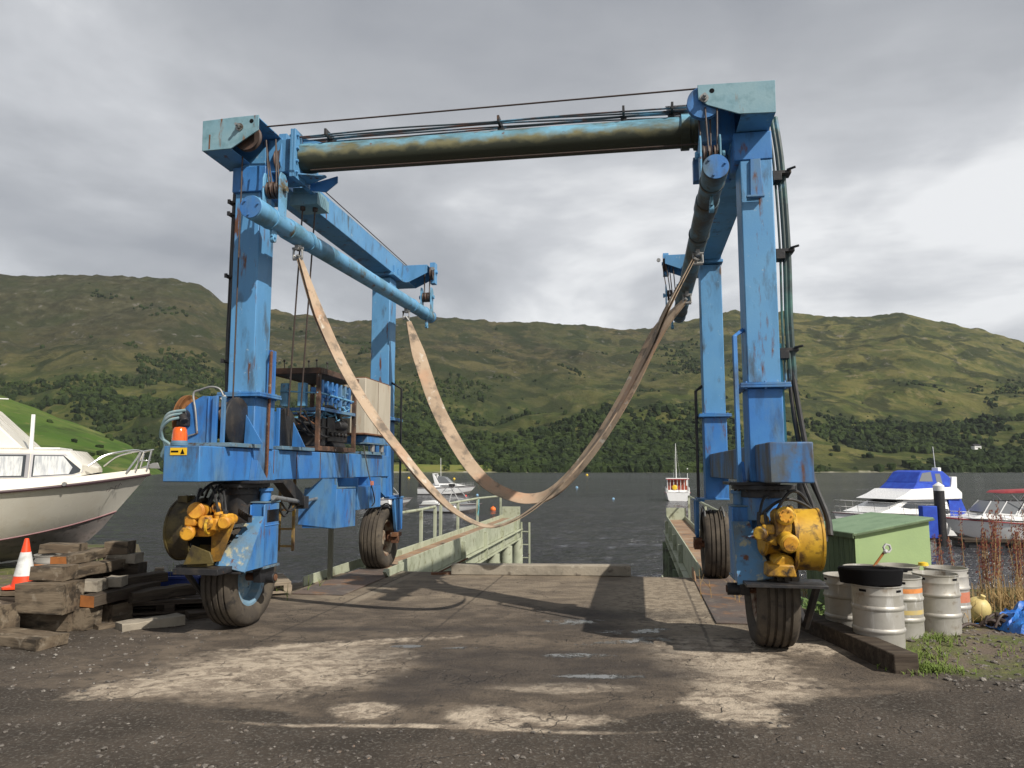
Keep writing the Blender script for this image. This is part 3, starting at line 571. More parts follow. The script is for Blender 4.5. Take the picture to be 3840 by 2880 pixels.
def wheel(a, b, inner, rim, w=.33, R=.485):
    """inner: +1 or -1, the side of the open rim face"""
    x = Vector((1, 0, 0)); h = w/2; t = MB()
    prof = [(.27, -h*.62), (.30, -h*.84), (.38, -h), (R*.90, -h*.98), (R*.965, -h*.82)]
    gro = []
    for g_ in (-.52, -.18, .18, .52):
        gro += [(R*(1-.018*abs(g_)*abs(g_)*2), h*g_-.012), (R-.020, h*g_-.008), (R-.020, h*g_+.008), (R*(1-.018*g_*g_*2), h*g_+.012)]
    prof += gro + [(R*.965, h*.82), (R*.90, h*.98), (.38, h), (.30, h*.84), (.27, h*.62)]
    t.lathe(prof, (0,0,0), (1,0,0), 56, True)
    hub = MB(); hub.lathe([(.0, -.05), (.235, -.05), (.25, .0), (.235, .02), (.12, .03), (.11, .07), (.0, .07)], (0,0,0), (inner,0,0), 32)
    for k in range(8):
        an = k*math.pi/4; hub.cyl((inner*.02, .17*math.cos(an), .17*math.sin(an)), (inner*.045, .17*math.cos(an), .17*math.sin(an)), .014, 6)
    W = part('wheel', hub, rim, loc=(a, b, R-.004))
    part('tyre', t, M['tyre'], W, 0, ang=50)
    rm = MB(); rm.lathe([(.235, -h*.6), (.25, -h*.1), (.235, h*.1), (.25, h*.62), (.285, h*.68), (.285, h*.74), (.262, h*.74), (.24, h*.64), (.222, h*.1), (.24, -h*.1), (.222, -h*.6)], (0,0,0), (inner,0,0), 40, True)
    rm.lathe([(.24, -h*.6), (.285, -h*.72), (.28, -h*.6)], (0,0,0), (inner,0,0), 32, True)
    part('rim', rm, rim, W, 0)
    return W
def flange(a0, a1, b0, b1, z, t=.022, m='blue'):
    f = MB(); f.box(a0, a1, b0, b1, z-t, z-.001); f.box(a0+.004, a1-.004, b0+.004, b1-.004, z+.001, z+t)
    for fa in (.12, .5, .88):
        for bb in (b0+.025, b1-.025): f.cyl((a0+(a1-a0)*fa, bb, z-t-.014), (a0+(a1-a0)*fa, bb, z+t+.014), .011, 6)
    return part('leg_flange', f, M[m], bevel=.003)
# ---- legs
LEGS = {'nl': (-2.68, -2.40, -.10, .22, 2.30, 4.44), 'nr': (2.42, 2.71, -.13, .20, 2.30, 4.42), 'rl': (-2.71, -2.41, 4.15, 4.47, 2.33, 4.60), 'rr': (2.40, 2.71, 4.13, 4.45, 2.33, 4.58)}
for k, (a0, a1, b0, b1, z0, z1) in LEGS.items():
    lg = MB(); lg.box(a0, a1, b0, b1, z0+.024, z1); lo_ = part('leg', lg, M['pale'], bevel=.01)
    for aa in (a0+.02, a1-.02): pass
    sb = MB(); sb.box(a0-.005, a1+(.035 if k == 'nl' else .008), b0-.012, b1+.005, 1.12 if k[0] == 'r' else 1.44, z0-.024); part('leg_stub', sb, M['blue'], bevel=.01)
    flange(a0-.075, a1+(.12 if k[1] == 'l' else .075), b0-.075, b1+.075, z0)
# ---- lower longitudinal beams
lb = MB(); lb.box(-2.725, -2.378, -1.03, 4.16, 1.44, 1.757)
BL_ = part('lower_beam', lb, M['blue'], bevel=.008)
for (b0, b1, a, hgt) in ((-.16, .10, -2.376, .2), (.12, .26, -2.376, .16)):
    g_ = MB(); g_.prism([(b0, 1.44), (b1, 1.44), (b0+.04, 1.44+hgt)], 0, a, a+.07); part('gusset', g_, M['blue'], bevel=.002)
sm_ = MB(); 
for b in (.35, .9, 1.55, 2.45): sm_.box(-2.377, -2.373, b, b+.008, 1.445, 1.752)
part('weld_seam', sm_, M['rust'], bevel=0)
lb = MB(); lb.prism([(2.46, 1.44), (2.80, 1.44), (2.80, 1.768), (2.46, 1.768)], 1, -.86, 4.14)
part('lower_beam', lb, M['bgrime'], bevel=.012)
for a in (2.38, 2.455):
    g_ = MB(); g_.prism([(-.14, 1.42), (.10, 1.42), (-.02, 1.62)], 0, a-.03 if a < 2.4 else a-.02, a-.001); part('gusset', g_, M['blue'], bevel=.002)
# ---- top longitudinal beams
def topbeam(s, a0, a1, z0, z1):
    t = MB(); t.box(a0, a1, .02, 4.76, z0, z1); part('top_beam', t, M['pale'], bevel=.006)
    t = MB(); t.box(a0-.04, a1+.04, 4.05, 4.56, z0-.045, z0-.003); part('leg_flange', t, M['pale'], bevel=.003)
    for bb in (4.14, 4.36):
        for aa in ((a1+.001, a1+.05), (a0-.05, a0-.001)):
            g_ = MB(); g_.prism([(aa[0] if s > 0 else aa[1], z0)]*1+[(aa[0], z0), (aa[1], z0), ((aa[0]+aa[1])/2, z0+.17)], 1, bb, bb+.015) if False else g_.box(aa[0], aa[1]-.025, bb, bb+.015, z0, z0+.13)
            part('gusset', g_, M['pale'], bevel=.002)
topbeam(-1, -2.69, -2.36, 4.66, 4.955); topbeam(1, 2.36, 2.69, 4.64, 4.935)
t = MB(); t.tube([(-2.345, .75, 4.985), (-2.345, 4.9, 4.965)], .007, 6); part('beam_rope', t, M['rope'], bevel=0)
# ---- front head boxes
def headbox(s, poly, yf, yb, ztop):
    f = MB(); f.prism(poly, 1, yf, yf+.014)
    part('head_plate', f, M['head'], bevel=.003)
    f = MB(); f.prism([(p[0], p[1]-.004) for p in poly], 1, yb-.012, yb); part('head_plate', f, M['pale'], bevel=.002)
    xs_ = [p[0] for p in poly]; outer = min(xs_) if s < 0 else max(xs_); inner = max(xs_) if s < 0 else min(xs_)
    f = MB(); f.box(min(outer, inner)+.003, max(outer, inner)-.003, yf+.016, yb-.014, ztop-.012, ztop-.001)
    a_, b_ = (outer+.003, outer+.015) if s < 0 else (outer-.015, outer-.003)
    f.box(a_, b_, yf+.016, yb-.014, min(p[1] for p in poly)+.003, ztop-.014)
    lo2 = min(p[1] for p in poly); fl = [p for p in poly if abs(p[1]-lo2) < .02]; xa = sorted(p[0] for p in fl)
    f.box(xa[0]+.017, xa[1]-.002, yf+.016, yb-.014, lo2+.002, lo2+.012)
    part('head_casing', f, M['pale'], bevel=.002)
    return outer
headbox(-1, [(-2.835, 4.725), (-2.52, 4.73), (-2.233, 4.905), (-2.236, 5.06), (-2.50, 5.055), (-2.84, 5.04)], -.50, .03, 5.04)
headbox(1, [(2.06, 4.85), (2.10, 4.81), (2.377, 4.705), (2.69, 4.695), (2.694, 4.995), (2.02, 5.005), (2.024, 4.87)], -.50, .03, 4.995)
for a, z, a2, z2 in ((-2.435, 4.945, -2.31, 5.0), (2.075, 4.875, 2.145, 4.94)):
    f = MB(); f.cyl((a, -.545, z), (a, -.50, z), .026, 6); f.cyl((a, -.51, z), (a, -.50, z), .04, 16); f.cyl((a, -.58, z), (a, -.54, z), .014, 10); part('axle_bolt', f, M['steel'], bevel=0)
    f = MB(); f.cyl((a2, -.502, z2), (a2, -.485, z2), .022, 20); part('lightening_hole', f, M['dark'], bevel=0)
rs2 = MB(); rs2.box(-2.762, -2.748, -.503, -.4995, 4.74, 4.89); part('rust_run', rs2, M['rust'], bevel=0)
def sheave(c, ax, r, w=.03, m='blue', parent=None, name='sheave'):
    s = MB(); s.lathe([(.02, -w/2), (r, -w/2), (r, -w*.35), (r*.90, -w*.1), (r*.90, w*.1), (r, w*.35), (r, w/2), (.02, w/2)], c, ax, 36, True); s.cyl(Vector(c)-Vector(ax)*w*.6, Vector(c)+Vector(ax)*w*.6, .03, 12)
    return part(name, s, M[m], parent, 0)
sheave((2.075, -.44, 4.855), (0, 1, 0), .15, .06, 'blue'); sheave((-2.40, -.40, 4.88), (0, 1, 0), .14, .06, 'sheave')
# bodies joining head, leg and beam
for a0, a1 in ((-2.70, -2.33), (2.37, 2.71)):
    f = MB(); f.box(a0, a1, -.14, .36, 4.42, 4.69); part('knee_box', f, M['blue'], bevel=.008)
f = MB(); f.prism([(2.34, 4.42), (2.34, 4.3), (2.50, 4.3), (2.50, 4.42)], 1, -.2, .0); 
f = MB(); f.prism([(2.50, 4.06), (2.61, 4.06), (2.60, 4.42), (2.51, 4.42)], 1, -.155, -.135); f.box(2.46, 2.62, -.20, -.157, 4.04, 4.06); part('knee_plate', f, M['blue'], bevel=.003)
# left splice plate and stub of the cross pipe
f = MB(); f.box(-2.37, -2.105, -.02, .42, 4.66, 5.02); part('pipe_stub', f, M['pale'], bevel=.006)
f = MB(); f.box(-2.10, -2.072, -.08, .52, 4.58, 5.10); f.box(-2.069, -2.045, -.08, .52, 4.58, 5.10)
for z in (4.64, 4.76, 4.90, 5.04):
    for b in (-.04, .48): f.cyl((-2.125, b, z), (-2.02, b, z), .016, 6)
part('splice_plate', f, M['pale'], bevel=.003)
for z0, z1 in ((4.68, 4.60), (5.0, 5.07)):
    f = MB(); f.prism([(-2.043, z0), (-1.80, z0), (-2.043, z1)], 1, .10, .12) if z1 > z0 else f.prism([(-2.043, .0), (-1.78, .10), (-1.78, .14), (-2.043, .30)], 2, 4.63, 4.645); part('gusset', f, M['pale'], bevel=.002)
f = MB(); f.prism([(-2.03, 4.63), (-1.72, 4.70), (-1.72, 4.63), (-1.85, 4.53), (-2.03, 4.56)], 1, .28, .30); part('gusset', f, M['blue'], bevel=.002)
f = MB(); f.box(-2.34, -2.02, .45, .78, 4.47, 4.60); f.box(-2.30, -2.06, .43, .80, 4.60, 4.66); part('rope_guide_box', f, M['head'], bevel=.004)
# cross pipe
f = MB(); f.lathe([(.157, -2.04), (.157, -1.93), (.150, -1.92), (.150, 1.90), (.175, 1.905), (.175, 1.985), (.155, 1.99), (.155, 2.02), (.18, 2.03), (.18, 2.06)], (0, .13, 4.85), (1, 0, 0), 48); part('cross_pipe', f, M['pipe'], bevel=0)
algae(M['pipe'], 4.85, .155)
f = MB(); f.box(2.06, 2.40, -.06, .34, 4.66, 5.0); f.box(2.03, 2.40, .30, .42, 4.42, 4.66); part('pipe_stub', f, M['blue'], bevel=.006)
# lines over the pipe
f = MB()
for i, (b, z) in enumerate(((.02, 5.045), (.08, 5.055), (.14, 5.065), (.20, 5.07), (.26, 5.075), (.32, 5.07))):
    f.tube([(-2.1+t*4.2, b+.006*math.sin(t*17+i), z+.008*math.sin(t*9+i*2)+.02*math.sin(math.pi*t)) for t in [j/20 for j in range(21)]], .009, 6)
part('hydraulic_line', f, mat('stained_line', (.05, .07, .085), .55, layers=(((.12, .05, .03), 3, .5, .62), ((.10, .28, .42), 2.0, .52, .64))), bevel=0, kind='stuff', label='bundle of thin hydraulic lines over the cross pipe')
for a in (-1.74, .10, 1.35, 1.82):
    f = MB(); f.box(a-.012, a+.012, -.03, .36, 5.03, 5.10); f.box(a-.03, a+.03, .1, .16, 4.99, 5.04); part('line_bracket', f, M['black'], bevel=.002)
f = MB()
for k in range(26): f.tube(arc((1.76+k*.012, .0, 5.07), (1.80+k*.012, .3, 5.08), .02, 4), .005, 4)
part('fraying_wrap', f, M['rope'], bevel=0, kind='stuff')
f = MB(); f.tube([(-2.24, -.32, 5.02), (2.02, -.44, 5.0)], .008, 6); part('top_rope', f, M['rope'], bevel=0)
f = MB(); f.tube([(-1.9, .0, 4.665), (2.15, .0, 4.665)], .008, 6); part('low_rope', f, M['rope'], bevel=0)
# ---- spreader bars
def bar(p0, p1, r, rings, m):
    p0, p1 = Vector(p0), Vector(p1); d = (p1-p0).normalized(); Lb = (p1-p0).length
    f = MB(); f.cyl(p0, p1, r, 36); B = part('spreader_bar', f, M[m], bevel=0)
    f = MB(); f.cyl(p1-d*.01, p1+d*.012, r*1.05, 36); part('end_cap', f, M['blue'], B, 0)
    f = MB(); f.cyl(p0-d*.012, p0+d*.01, r*1.05, 36)
    u = d.orthogonal().normalized()
    for k in range(3):
        q_ = Quaternion(d, .5+k*2.1) @ u; f.cyl(p0-d*.014+q_*r*.78, p0-d*.03+q_*r*.78, .01, 6)
    part('end_cap', f, M['blue'], B, 0)
    for s0, s1 in rings:
        f = MB(); f.cyl(p0+d*s0, p0+d*s1, r*1.10, 36); part('collar', f, M[m], B, .003)
    return B, p0, d
LBm = mat('bar_paint', (.14, .36, .58), .5, layers=(((.09, .22, .30), 2.5, .45, .62), ((.12, .09, .04), 5, .56, .66, (1, .5, 1)), (RUST, 9, .62, .70)), bump=.25, bscale=50, bdist=.003)
M['bar'] = LBm
M['bard'] = mat('stained_bar_paint', (.09, .17, .22), .55, layers=(((.05, .06, .06), 2.5, .42, .6), ((.07, .055, .03), 5, .5, .64, (1, .5, 1)), ((.03, .04, .05), 9, .6, .7)), bump=.25, bscale=50, bdist=.003)
B1, q0, d1 = bar((-2.08, -.86, 3.975), (-2.05, 5.25, 4.165), .10, ((.0, .24), (.34, .37), (.72, .98), (1.2, 1.23), (5.0, 5.04), (5.72, 5.75)), 'bar')
B2, q2, d2 = bar((2.108, -.95, 4.045), (2.112, 4.72, 3.93), .10, ((.0, .16), (.3, .33), (.74, .98), (1.7, 1.73), (4.6, 4.64), (5.3, 5.33)), 'bard')
def block(Pb, P, zt, head, n=4, w=.17):
    """sheave block standing on the bar, ropes going up to the head"""
    a, b, z = P
    f = MB()
    for s in (-1, 1): f.prism([(b-.075, z+.02), (b+.075, z+.02), (b+.085, z+.40), (b+.03, z+.46), (b-.06, z+.46), (b-.085, z+.40)], 0, a+s*w/2-.008, a+s*w/2+.008)
    f.cyl((a-w/2-.03, b, z+.30), (a+w/2+.03, b, z+.30), .022, 8); f.cyl((a-w/2-.045, b, z+.30), (a-w/2-.02, b, z+.30), .035, 8); f.cyl((a+w/2+.02, b, z+.30), (a+w/2+.045, b, z+.30), .035, 8)
    o_ = part('pulley_block', f, M['bar'], bevel=.003)
    for i in range(3):
        aa = a+(i-1)*w/3.6; s = MB(); s.lathe([(.02, -.014), (.085, -.014), (.078, 0), (.085, .014), (.02, .014)], (aa, b, z+.30), (1, 0, 0), 24, True); part('sheave', s, M['sheave'], o_, 0)
    for i in range(n):
        aa = a-w*.33+w*.66*i/(n-1); r_ = MB(); r_.tube([(aa, b-.08 if i % 2 else b+.075, z+.30), (head[0]+(aa-a)*1.4, head[1]-.05 if i % 2 else head[1]+.06, zt)], .008, 6); part('rope', r_, M['rope'], bevel=0)
    lug = MB(); lug.prism([(b-.05, z-.18), (b+.05, z-.18), (b+.06, z-.03), (b-.06, z-.03)], 0, a-.012, a+.012); lug.lathe([(.018, -.02), (.035, -.02), (.035, .02), (.018, .02)], (a, b, z-.20), (1, 0, 0), 16, True); part('lug', lug, M['bar'], o_, .002)
block(B1, (-2.075, -.42, 3.99+.01), 4.86, (-2.2, -.30)); block(B2, (2.11, -.5, 4.04), 4.80, (2.11, -.42))
block(B1, (-2.05, 5.02, 4.155), 4.9, (-2.05, 5.02)); block(B2, (2.0, 4.55, 3.93), 4.82, (1.97, 4.95))
# hanging head sheave cheek on the left
f = MB(); f.prism([(-.02, 4.98), (.14, 4.90), (.16, 4.70), (.10, 4.58), (.04, 4.60), (-.05, 4.76)], 0, -2.235, -2.22); f.cyl((-2.25, .05, 4.78), (-2.20, .05, 4.78), .04, 12); f.cyl((-2.25, .08, 4.63), (-2.20, .08, 4.63), .018, 10); part('sheave_cheek', f, M['pale'], bevel=.002)
sheave((-2.26, .05, 4.80), (1, 0, 0), .13, .05, 'sheave')
f = MB(); f.prism([(-2.62, 4.69), (-2.35, 4.90), (-2.35, 4.70)], 1, -.12, -.10); part('gusset', f, M['pale'], bevel=.002)
f = MB(); f.box(-2.28, -2.19, .02, .14, 4.99, 5.10); part('line_clamp', f, M['pale'], bevel=.003)
# rear heads
for s in (-1, 1):
    a_in = -1.98 if s < 0 else 1.92; a_b = -2.72 if s < 0 else 2.70
    zt = 4.955 if s < 0 else 4.935
    poly = [(a_b, zt), (a_in, zt), (a_in, zt-.14), (s*2.30, zt-.29), (a_b, zt-.29)]
    f = MB(); f.prism(poly, 1, 4.762, 4.776); f.prism(poly, 1, 5.19, 5.204); f.box(min(a_b, a_in), max(a_b, a_in), 4.778, 5.188, zt-.012, zt); f.box(min(a_b, s*2.3), max(a_b, s*2.3), 4.778, 5.188, zt-.29, zt-.278); part('rear_head', f, M['pale'], bevel=.003)
    f = MB(); f.box(a_in-.02, a_in+.07, 5.0, 5.15, zt-.26, zt+.10); f.cyl((a_in-.04, 5.07, zt-.06), (a_in+.1, 5.07, zt-.06), .03, 10); part('rear_cheek', f, M['pale'], bevel=.003)
    sheave((a_in+(.03 if s < 0 else 0), 4.98, zt-.10), (1, 0, 0), .11, .05, 'sheave')
    f = MB(); f.cyl((a_in-.1*(-s)*-1, 4.74, zt-.08), (a_in-.1*(-s)*-1, 4.775, zt-.08), .03, 10); part('axle_bolt', f, M['steel'], bevel=0)
# ---- pipes and hoses on the outside of the front legs
f = MB()
for i, (aa, bb, r) in enumerate(((-2.745, .02, .017), (-2.735, .08, .014), (-2.78, .05, .012))):
    f.tube(smoothpath([(aa, bb, 4.72), (aa-.01, bb, 4.1), (aa-.02*i*.3, bb, 3.4), (aa-.015, bb, 2.9), (aa, bb, 2.2), (aa-.01, bb, 1.8)]), r, 7)
part('leg_pipes', f, M['black'], bevel=0)
for z in (4.35, 4.22, 3.55, 2.65): f = MB(); f.box(-2.81, -2.69, -.03, .12, z, z+.025); f.box(-2.80, -2.77, -.05, -.031, z-.01, z+.035); part('pipe_clamp', f, M['black'], bevel=.002)
f = MB(); f.tube([(-2.505, -.3, 4.73), (-2.50, -.3, 2.15)], .008, 6); part('rope', f, M['rope'], bevel=0)
for a0, b0 in ((-2.22, .52), (-2.10, .58)):
    f = MB(); f.tube([(a0, b0, 4.47), (a0-.24, b0+.3, 2.15)], .009, 6); f.tube([(a0, b0, 4.49), (a0, b0, 4.43)], .03, 8); part('rope', f, M['rope'], bevel=0)
f = MB()
for i, (aa, r, m) in enumerate(((2.76, .011, 0), (2.80, .02, 0), (2.835, .024, 0))):
    f.tube(smoothpath([(aa-.05, .05, 4.9), (aa-.01, .02, 4.4), (aa+.01, .0, 3.6), (aa, -.02, 2.9), (aa+.01, -.04, 2.35)]), r, 8)
part('leg_pipes', f, M['pgreen'] if False else mat('green_blue_hose', (.03, .05, .05), .55, layers=(((.05, .14, .12), 2, .5, .6), ((.12, .26, .40), 1.6, .56, .64))), bevel=0)
for z in (4.30, 3.55, 2.62): f = MB(); f.box(2.70, 2.89, -.06, .08, z, z+.03); f.box(2.72, 2.80, -.08, .06, z-.07, z); f.tube([(2.85, -.06, z+.03), (2.92, -.1, z+.04)], .012, 6); part('pipe_clamp', f, M['black'], bevel=.003)
f = MB()
for pth, r in (([(2.80, -.03, 2.45), (2.81, -.06, 2.15), (2.85, -.10, 1.78), (2.86, -.16, 1.45), (2.90, -.30, 1.22), (2.84, -.4, 1.15)], .018), ([(2.83, -.03, 2.45), (2.86, -.08, 2.1), (2.90, -.14, 1.72), (2.94, -.22, 1.42), (3.0, -.36, 1.15), (3.0, -.42, 1.0)], .024), ([(2.81, .0, 2.4), (2.83, -.02, 2.0), (2.88, -.1, 1.6), (2.97, -.3, 1.25), (2.99, -.38, 1.1), (2.96, -.42, .95)], .017)):
    f.tube(smoothpath(pth), r, 8)
part('hose_bundle', f, M['rubber'], bevel=0)
f = MB(); f.tube([(2.74, .0, 2.7), (2.75, -.02, 1.77)], .012, 8); part('thin_pipe', f, M['teal'], bevel=0)
# ---- grab poles
def pole(pts, m='blue', r=.02):
    f = MB(); f.tube(pts, r, 4); part('grab_pole', f, M[m], bevel=.003)
pole([(-2.39, .25, 2.80), (-2.33, .12, 2.74), (-2.34, .13, 1.42)], 'rust', .018); f = MB(); f.box(-2.42, -2.36, .2, .3, 1.76, 2.80); part('leg_rib', f, M['blue'], bevel=.003)
pole([(2.41, -.02, 2.83), (2.31, -.18, 2.75), (2.31, -.2, 1.42)], 'blue', .026)
pole([(2.40, 4.3, 2.78), (2.30, 4.25, 2.70), (2.30, 4.25, 1.08)], 'black', .026)
pole([(-2.41, 4.3, 2.92), (-2.28, 4.42, 2.83), (-2.28, 4.42, 1.12)], 'black', .02)
for s, a in ((-1, -2.36), (1, 2.33)):
    f = MB(); f.box(a-.04, a+.06, 4.27, 4.33, 2.3, 2.33); part('pole_bracket', f, M['black'], bevel=.002)
# ---- front bogies
M['chip'] = mat('chipped_blue_plate', (.09, .22, .38), .5, layers=(((.13, .17, .19), 3, .45, .62), ((.38, .36, .24), 5, .54, .61, (1.6, 1.6, .45)), (RUST, 9, .60, .68), (GRIME, 4, .60, .74)), bump=.3, bscale=50)
def bogie(s):
    ai = -2.305 if s < 0 else 2.335; hw_ = .062 if s < 0 else .08          # centre of the inner column
    ac = s*2.545; cb0, cb1 = -.09, .21
    f = MB(); f.lathe([(.0, 1.30), (.20, 1.30), (.20, 1.37), (.28, 1.372), (.28, 1.41), (.0, 1.41)], (ac, 0, 0), (0,0,1), 40)
    for k in range(16): an = k*math.pi/8; f.cyl((ac+.25*math.cos(an), .25*math.sin(an), 1.355), (ac+.25*math.cos(an), .25*math.sin(an), 1.375), .012, 6)
    f.box(min(ac, ai)-.12, max(ac, ai)+.10, -.26, .26, 1.412, 1.437)
    part('slew_ring', f, M['black'], bevel=.002)
    f = MB(); f.cyl((ac-s*.02, 0, 1.10), (ac-s*.02, 0, 1.30), .17, 28); f.box(min(ac, ai)-.08, max(ac, ai)+.08, -.05, .21, 1.02, 1.15); part('slew_neck', f, M['black'] if s < 0 else M['blue'], bevel=.003)
    f = MB(); f.box(ai-hw_, ai+.08, cb0, cb1, .60, 1.215); f.box(ai-hw_-.005, ai+.085, cb0-.006, cb1+.006, .985, 1.0); f.box(ai-hw_-.008, ai-hw_+.006, cb0-.03, cb0+.001, .6, 1.2); f.box(ai+.066, ai+.084, cb0-.02, cb0+.001, .6, 1.2)
    col_ = part('yoke_column', f, M['blue'], bevel=.006)
    f = MB(); f.box(ai-.09, ai+.095, cb0-.02, cb1+.02, .575, .598); part('column_cap', MB().box(ai-.085, ai+.09, cb0-.01, cb1+.01, 1.217, 1.23), M['basep'], col_, .003); part('column_foot', f, M['basep'], col_, .003)
    f = MB(); f.prism([(cb0+.02, .44), (cb1-.02, .44), (cb1, .574), (cb0, .574)], 0, ai-.03, ai+.05); f.cyl((ai-.02, .07, .475), (ai+s*-.13, .07, .475), .055, 18); part('axle_hanger', f, M['black'], col_, .004)
    f = MB(); f.cyl((ai-s*.12, .07, .475), (ai-s*.14, .07, .475), .034, 14); f.cyl((ac, .07, .478), (ai, .07, .478), .04, 14); part('axle', f, M['rust'], bevel=.002)
    f = MB(); f.cyl((ai, .06, 1.23), (ai, .06, 1.33), .055, 18); f.lathe([(.0, 1.33), (.075, 1.33), (.075, 1.36), (.0, 1.36)], (ai, .06, 0), (0,0,1), 20); part('steering_pivot', f, M['blue'], bevel=.003)
    # skirt: sloping chipped plate in front of the column with a triangular cheek on its inner side
    e = ai-s*.085; t = e-s*.0
    f = MB()
    top = [(e, cb0-.03, 1.09), (e+s*.14, cb0-.03, 1.09)]; bot_ = [(e+s*.27, -.52, .665), (e-s*.02, -.50, .60)]
    A_ = [top[0], top[1], bot_[0], bot_[1]]; Bk = [(x, y+.014, z-.012) for x, y, z in A_]
    f.add(A_+Bk, [(0, 1, 2, 3), (7, 6, 5, 4), (0, 4, 5, 1), (1, 5, 6, 2), (2, 6, 7, 3), (3, 7, 4, 0)]); part('sloping_plate', f, M['chip'], bevel=0)
    f = MB(); tri = [(cb0-.03, 1.09), (cb0-.03, .60), (-.50, .60)]; f.prism(tri, 0, min(e, e-s*.012), max(e, e-s*.012)); part('cheek_plate', f, M['blue'], bevel=.002)
    return ai, ac
def drum(a0, a1, b, z, r, m, s):
    w = abs(a1-a0); f = MB()
    f.lathe([(r*.30, .05), (r*.86, .02), (r*.88, 0), (r, 0), (r, .02), (r*.975, .022), (r*.975, w-.022), (r, w-.02), (r, w), (r*.80, w), (.0, w-.03)], (a0, b, z), (s, 0, 0), 48)
    for k in range(10): an = k*.628; f.cyl((a0-s*.012, b+r*.93*math.cos(an), z+r*.93*math.sin(an)), (a0, b+r*.93*math.cos(an), z+r*.93*math.sin(an)), .009, 6)
    D_ = part('gear_drum', f, M[m], bevel=.002)
    if s < 0: q_ = MB(); q_.cyl((a0+.012, b, z), (a0-.002, b, z), r*.90, 44); part('drum_dark_disc', q_, M['dark'], D_, 0)  # black disc added to stand in for the dark inside of the drum
    return D_
def motor(parts_, m='ora'):
    f = MB()
    for p0, p1, r in parts_:
        f.cyl(p0, p1, r, 24); d = (Vector(p1)-Vector(p0)).normalized(); f.cyl(Vector(p1)-d*.035, Vector(p1)-d*.012, r*1.12, 24)
    return part('hydraulic_motor', f, M[m], bevel=.007)
ai, ac = bogie(-1)
f = MB(); f.box(-2.76, -2.32, -.76, -.50, .60, .655); f.box(-2.90, -2.55, -.50, -.42, .605, .65); f.box(-2.55, -2.24, -.5, -.06, .578, .598); part('motor_platform', f, M['black'], bevel=.004)
f = MB(); f.tube([(-2.80, -.5, .60), (-2.76, -.2, .30), (-2.70, .05, .40)], .028, 8); part('platform_stay', f, M['black'], bevel=0)
drum(-2.70, -2.93, -.38, .98, .30, 'olive', -1)
f = MB(); f.prism([(-.66, .66), (-.10, .66), (-.2, .80), (-.45, .84)], 0, -2.69, -2.50); f.prism([(-2.70, .68), (-2.40, .70), (-2.44, .80), (-2.62, .86)], 1, -.70, -.68); part('motor_mount', f, M['olive'], bevel=.004)
f = MB(); f.prism([(-2.52, .69), (-2.42, .70), (-2.29, 1.06), (-2.50, 1.09), (-2.52, .95)], 1, -.545, -.535); part('motor_bracket', f, mat('dirty_yellow_bracket', (.34, .17, .02), .6, layers=(((.12, .07, .02), 4, .45, .6), ((.5, .3, .04), 7, .55, .66))), bevel=.003)
mo = motor([((-2.72, -.44, 1.0), (-2.42, -.48, 1.04), .085), ((-2.72, -.50, 1.0), (-2.64, -.76, .965), .060), ((-2.66, -.46, 1.15), (-2.60, -.70, 1.17), .072), ((-2.38, -.42, 1.08), (-2.33, -.68, 1.06), .052), ((-2.52, -.42, 1.14), (-2.47, -.56, 1.20), .046), ((-2.55, -.48, 1.06), (-2.50, -.70, 1.06), .062), ((-2.42, -.6, 1.08), (-2.42, -.6, 1.16), .04)])
f = MB(); f.box(-2.71, -2.60, -.70, -.45, 1.03, 1.12); f.box(-2.56, -2.40, -.66, -.44, .99, 1.10); f.box(-2.40, -2.32, -.64, -.5, 1.08, 1.14); f.prism([(-2.66, .93), (-2.50, .93), (-2.46, 1.02), (-2.64, 1.02)], 1, -.64, -.5); part('valve_body', f, M['ora'], mo, .014)
f = MB(); f.lathe([(.062, -.012), (.076, -.012), (.076, .012), (.062, .012)], (-2.49, -.66, 1.03), (1,.2,0), 20, True); part('motor_cap', f, M['yel'], mo, .002)
f = MB()
for i, (p0, p1, hh, r) in enumerate((((-2.38, -.58, 1.14), (-2.66, -.32, 1.30), .12, .014), ((-2.42, -.62, 1.16), (-2.72, -.35, 1.28), .16, .013), ((-2.35, -.6, 1.14), (-2.60, -.3, 1.33), .11, .012), ((-2.64, -.62, 1.22), (-2.78, -.3, 1.30), .10, .014), ((-2.70, -.62, 1.20), (-2.58, -.25, 1.42), .08, .015))): f.tube(arc(p0, p1, hh, 12), r, 7)
for x, y0 in ((-2.66, -.2), (-2.61, -.24), (-2.57, -.2)): f.tube(smoothpath([(x, y0, 1.44), (x-.01, y0-.10, 1.32), (x-.02, y0-.2, 1.20)]), .014, 7)
f.cyl((-2.38, -.58, 1.12), (-2.38, -.58, 1.18), .02, 8); f.cyl((-2.42, -.62, 1.14), (-2.42, -.62, 1.19), .02, 8); f.cyl((-2.35, -.6, 1.12), (-2.35, -.6, 1.17), .02, 8)
part('motor_hoses', f, M['rubber'], bevel=0)
f = MB()
for k in range(7): f.tube([(-2.36+k*.014, -.36, 1.10), (-2.33+k*.022, -.40, 1.18-.012*k)], .009, 5)
f.box(-2.38, -2.26, -.36, -.28, 1.04, 1.11); f.tube([(-2.44, -.5, 1.10), (-2.32, -.38, 1.07)], .012, 6); f.prism([(-2.36, 1.03), (-2.24, 1.05), (-2.36, 1.12)], 1, -.42, -.40); part('greasy_fittings', f, M['black'], bevel=0, kind='stuff')
f = MB(); f.tube(smoothpath([(-2.78, -.42, 1.28), (-2.83, -.44, 1.24), (-2.86, -.46, 1.30)]), .022, 6); f.box(-2.90, -2.80, -.52, -.38, 1.24, 1.30); part('drum_lug', f, M['olive'], bevel=.003)
wheel(-2.545, .06, 1, M['rimb'], w=.34)
ai, ac = bogie(1)
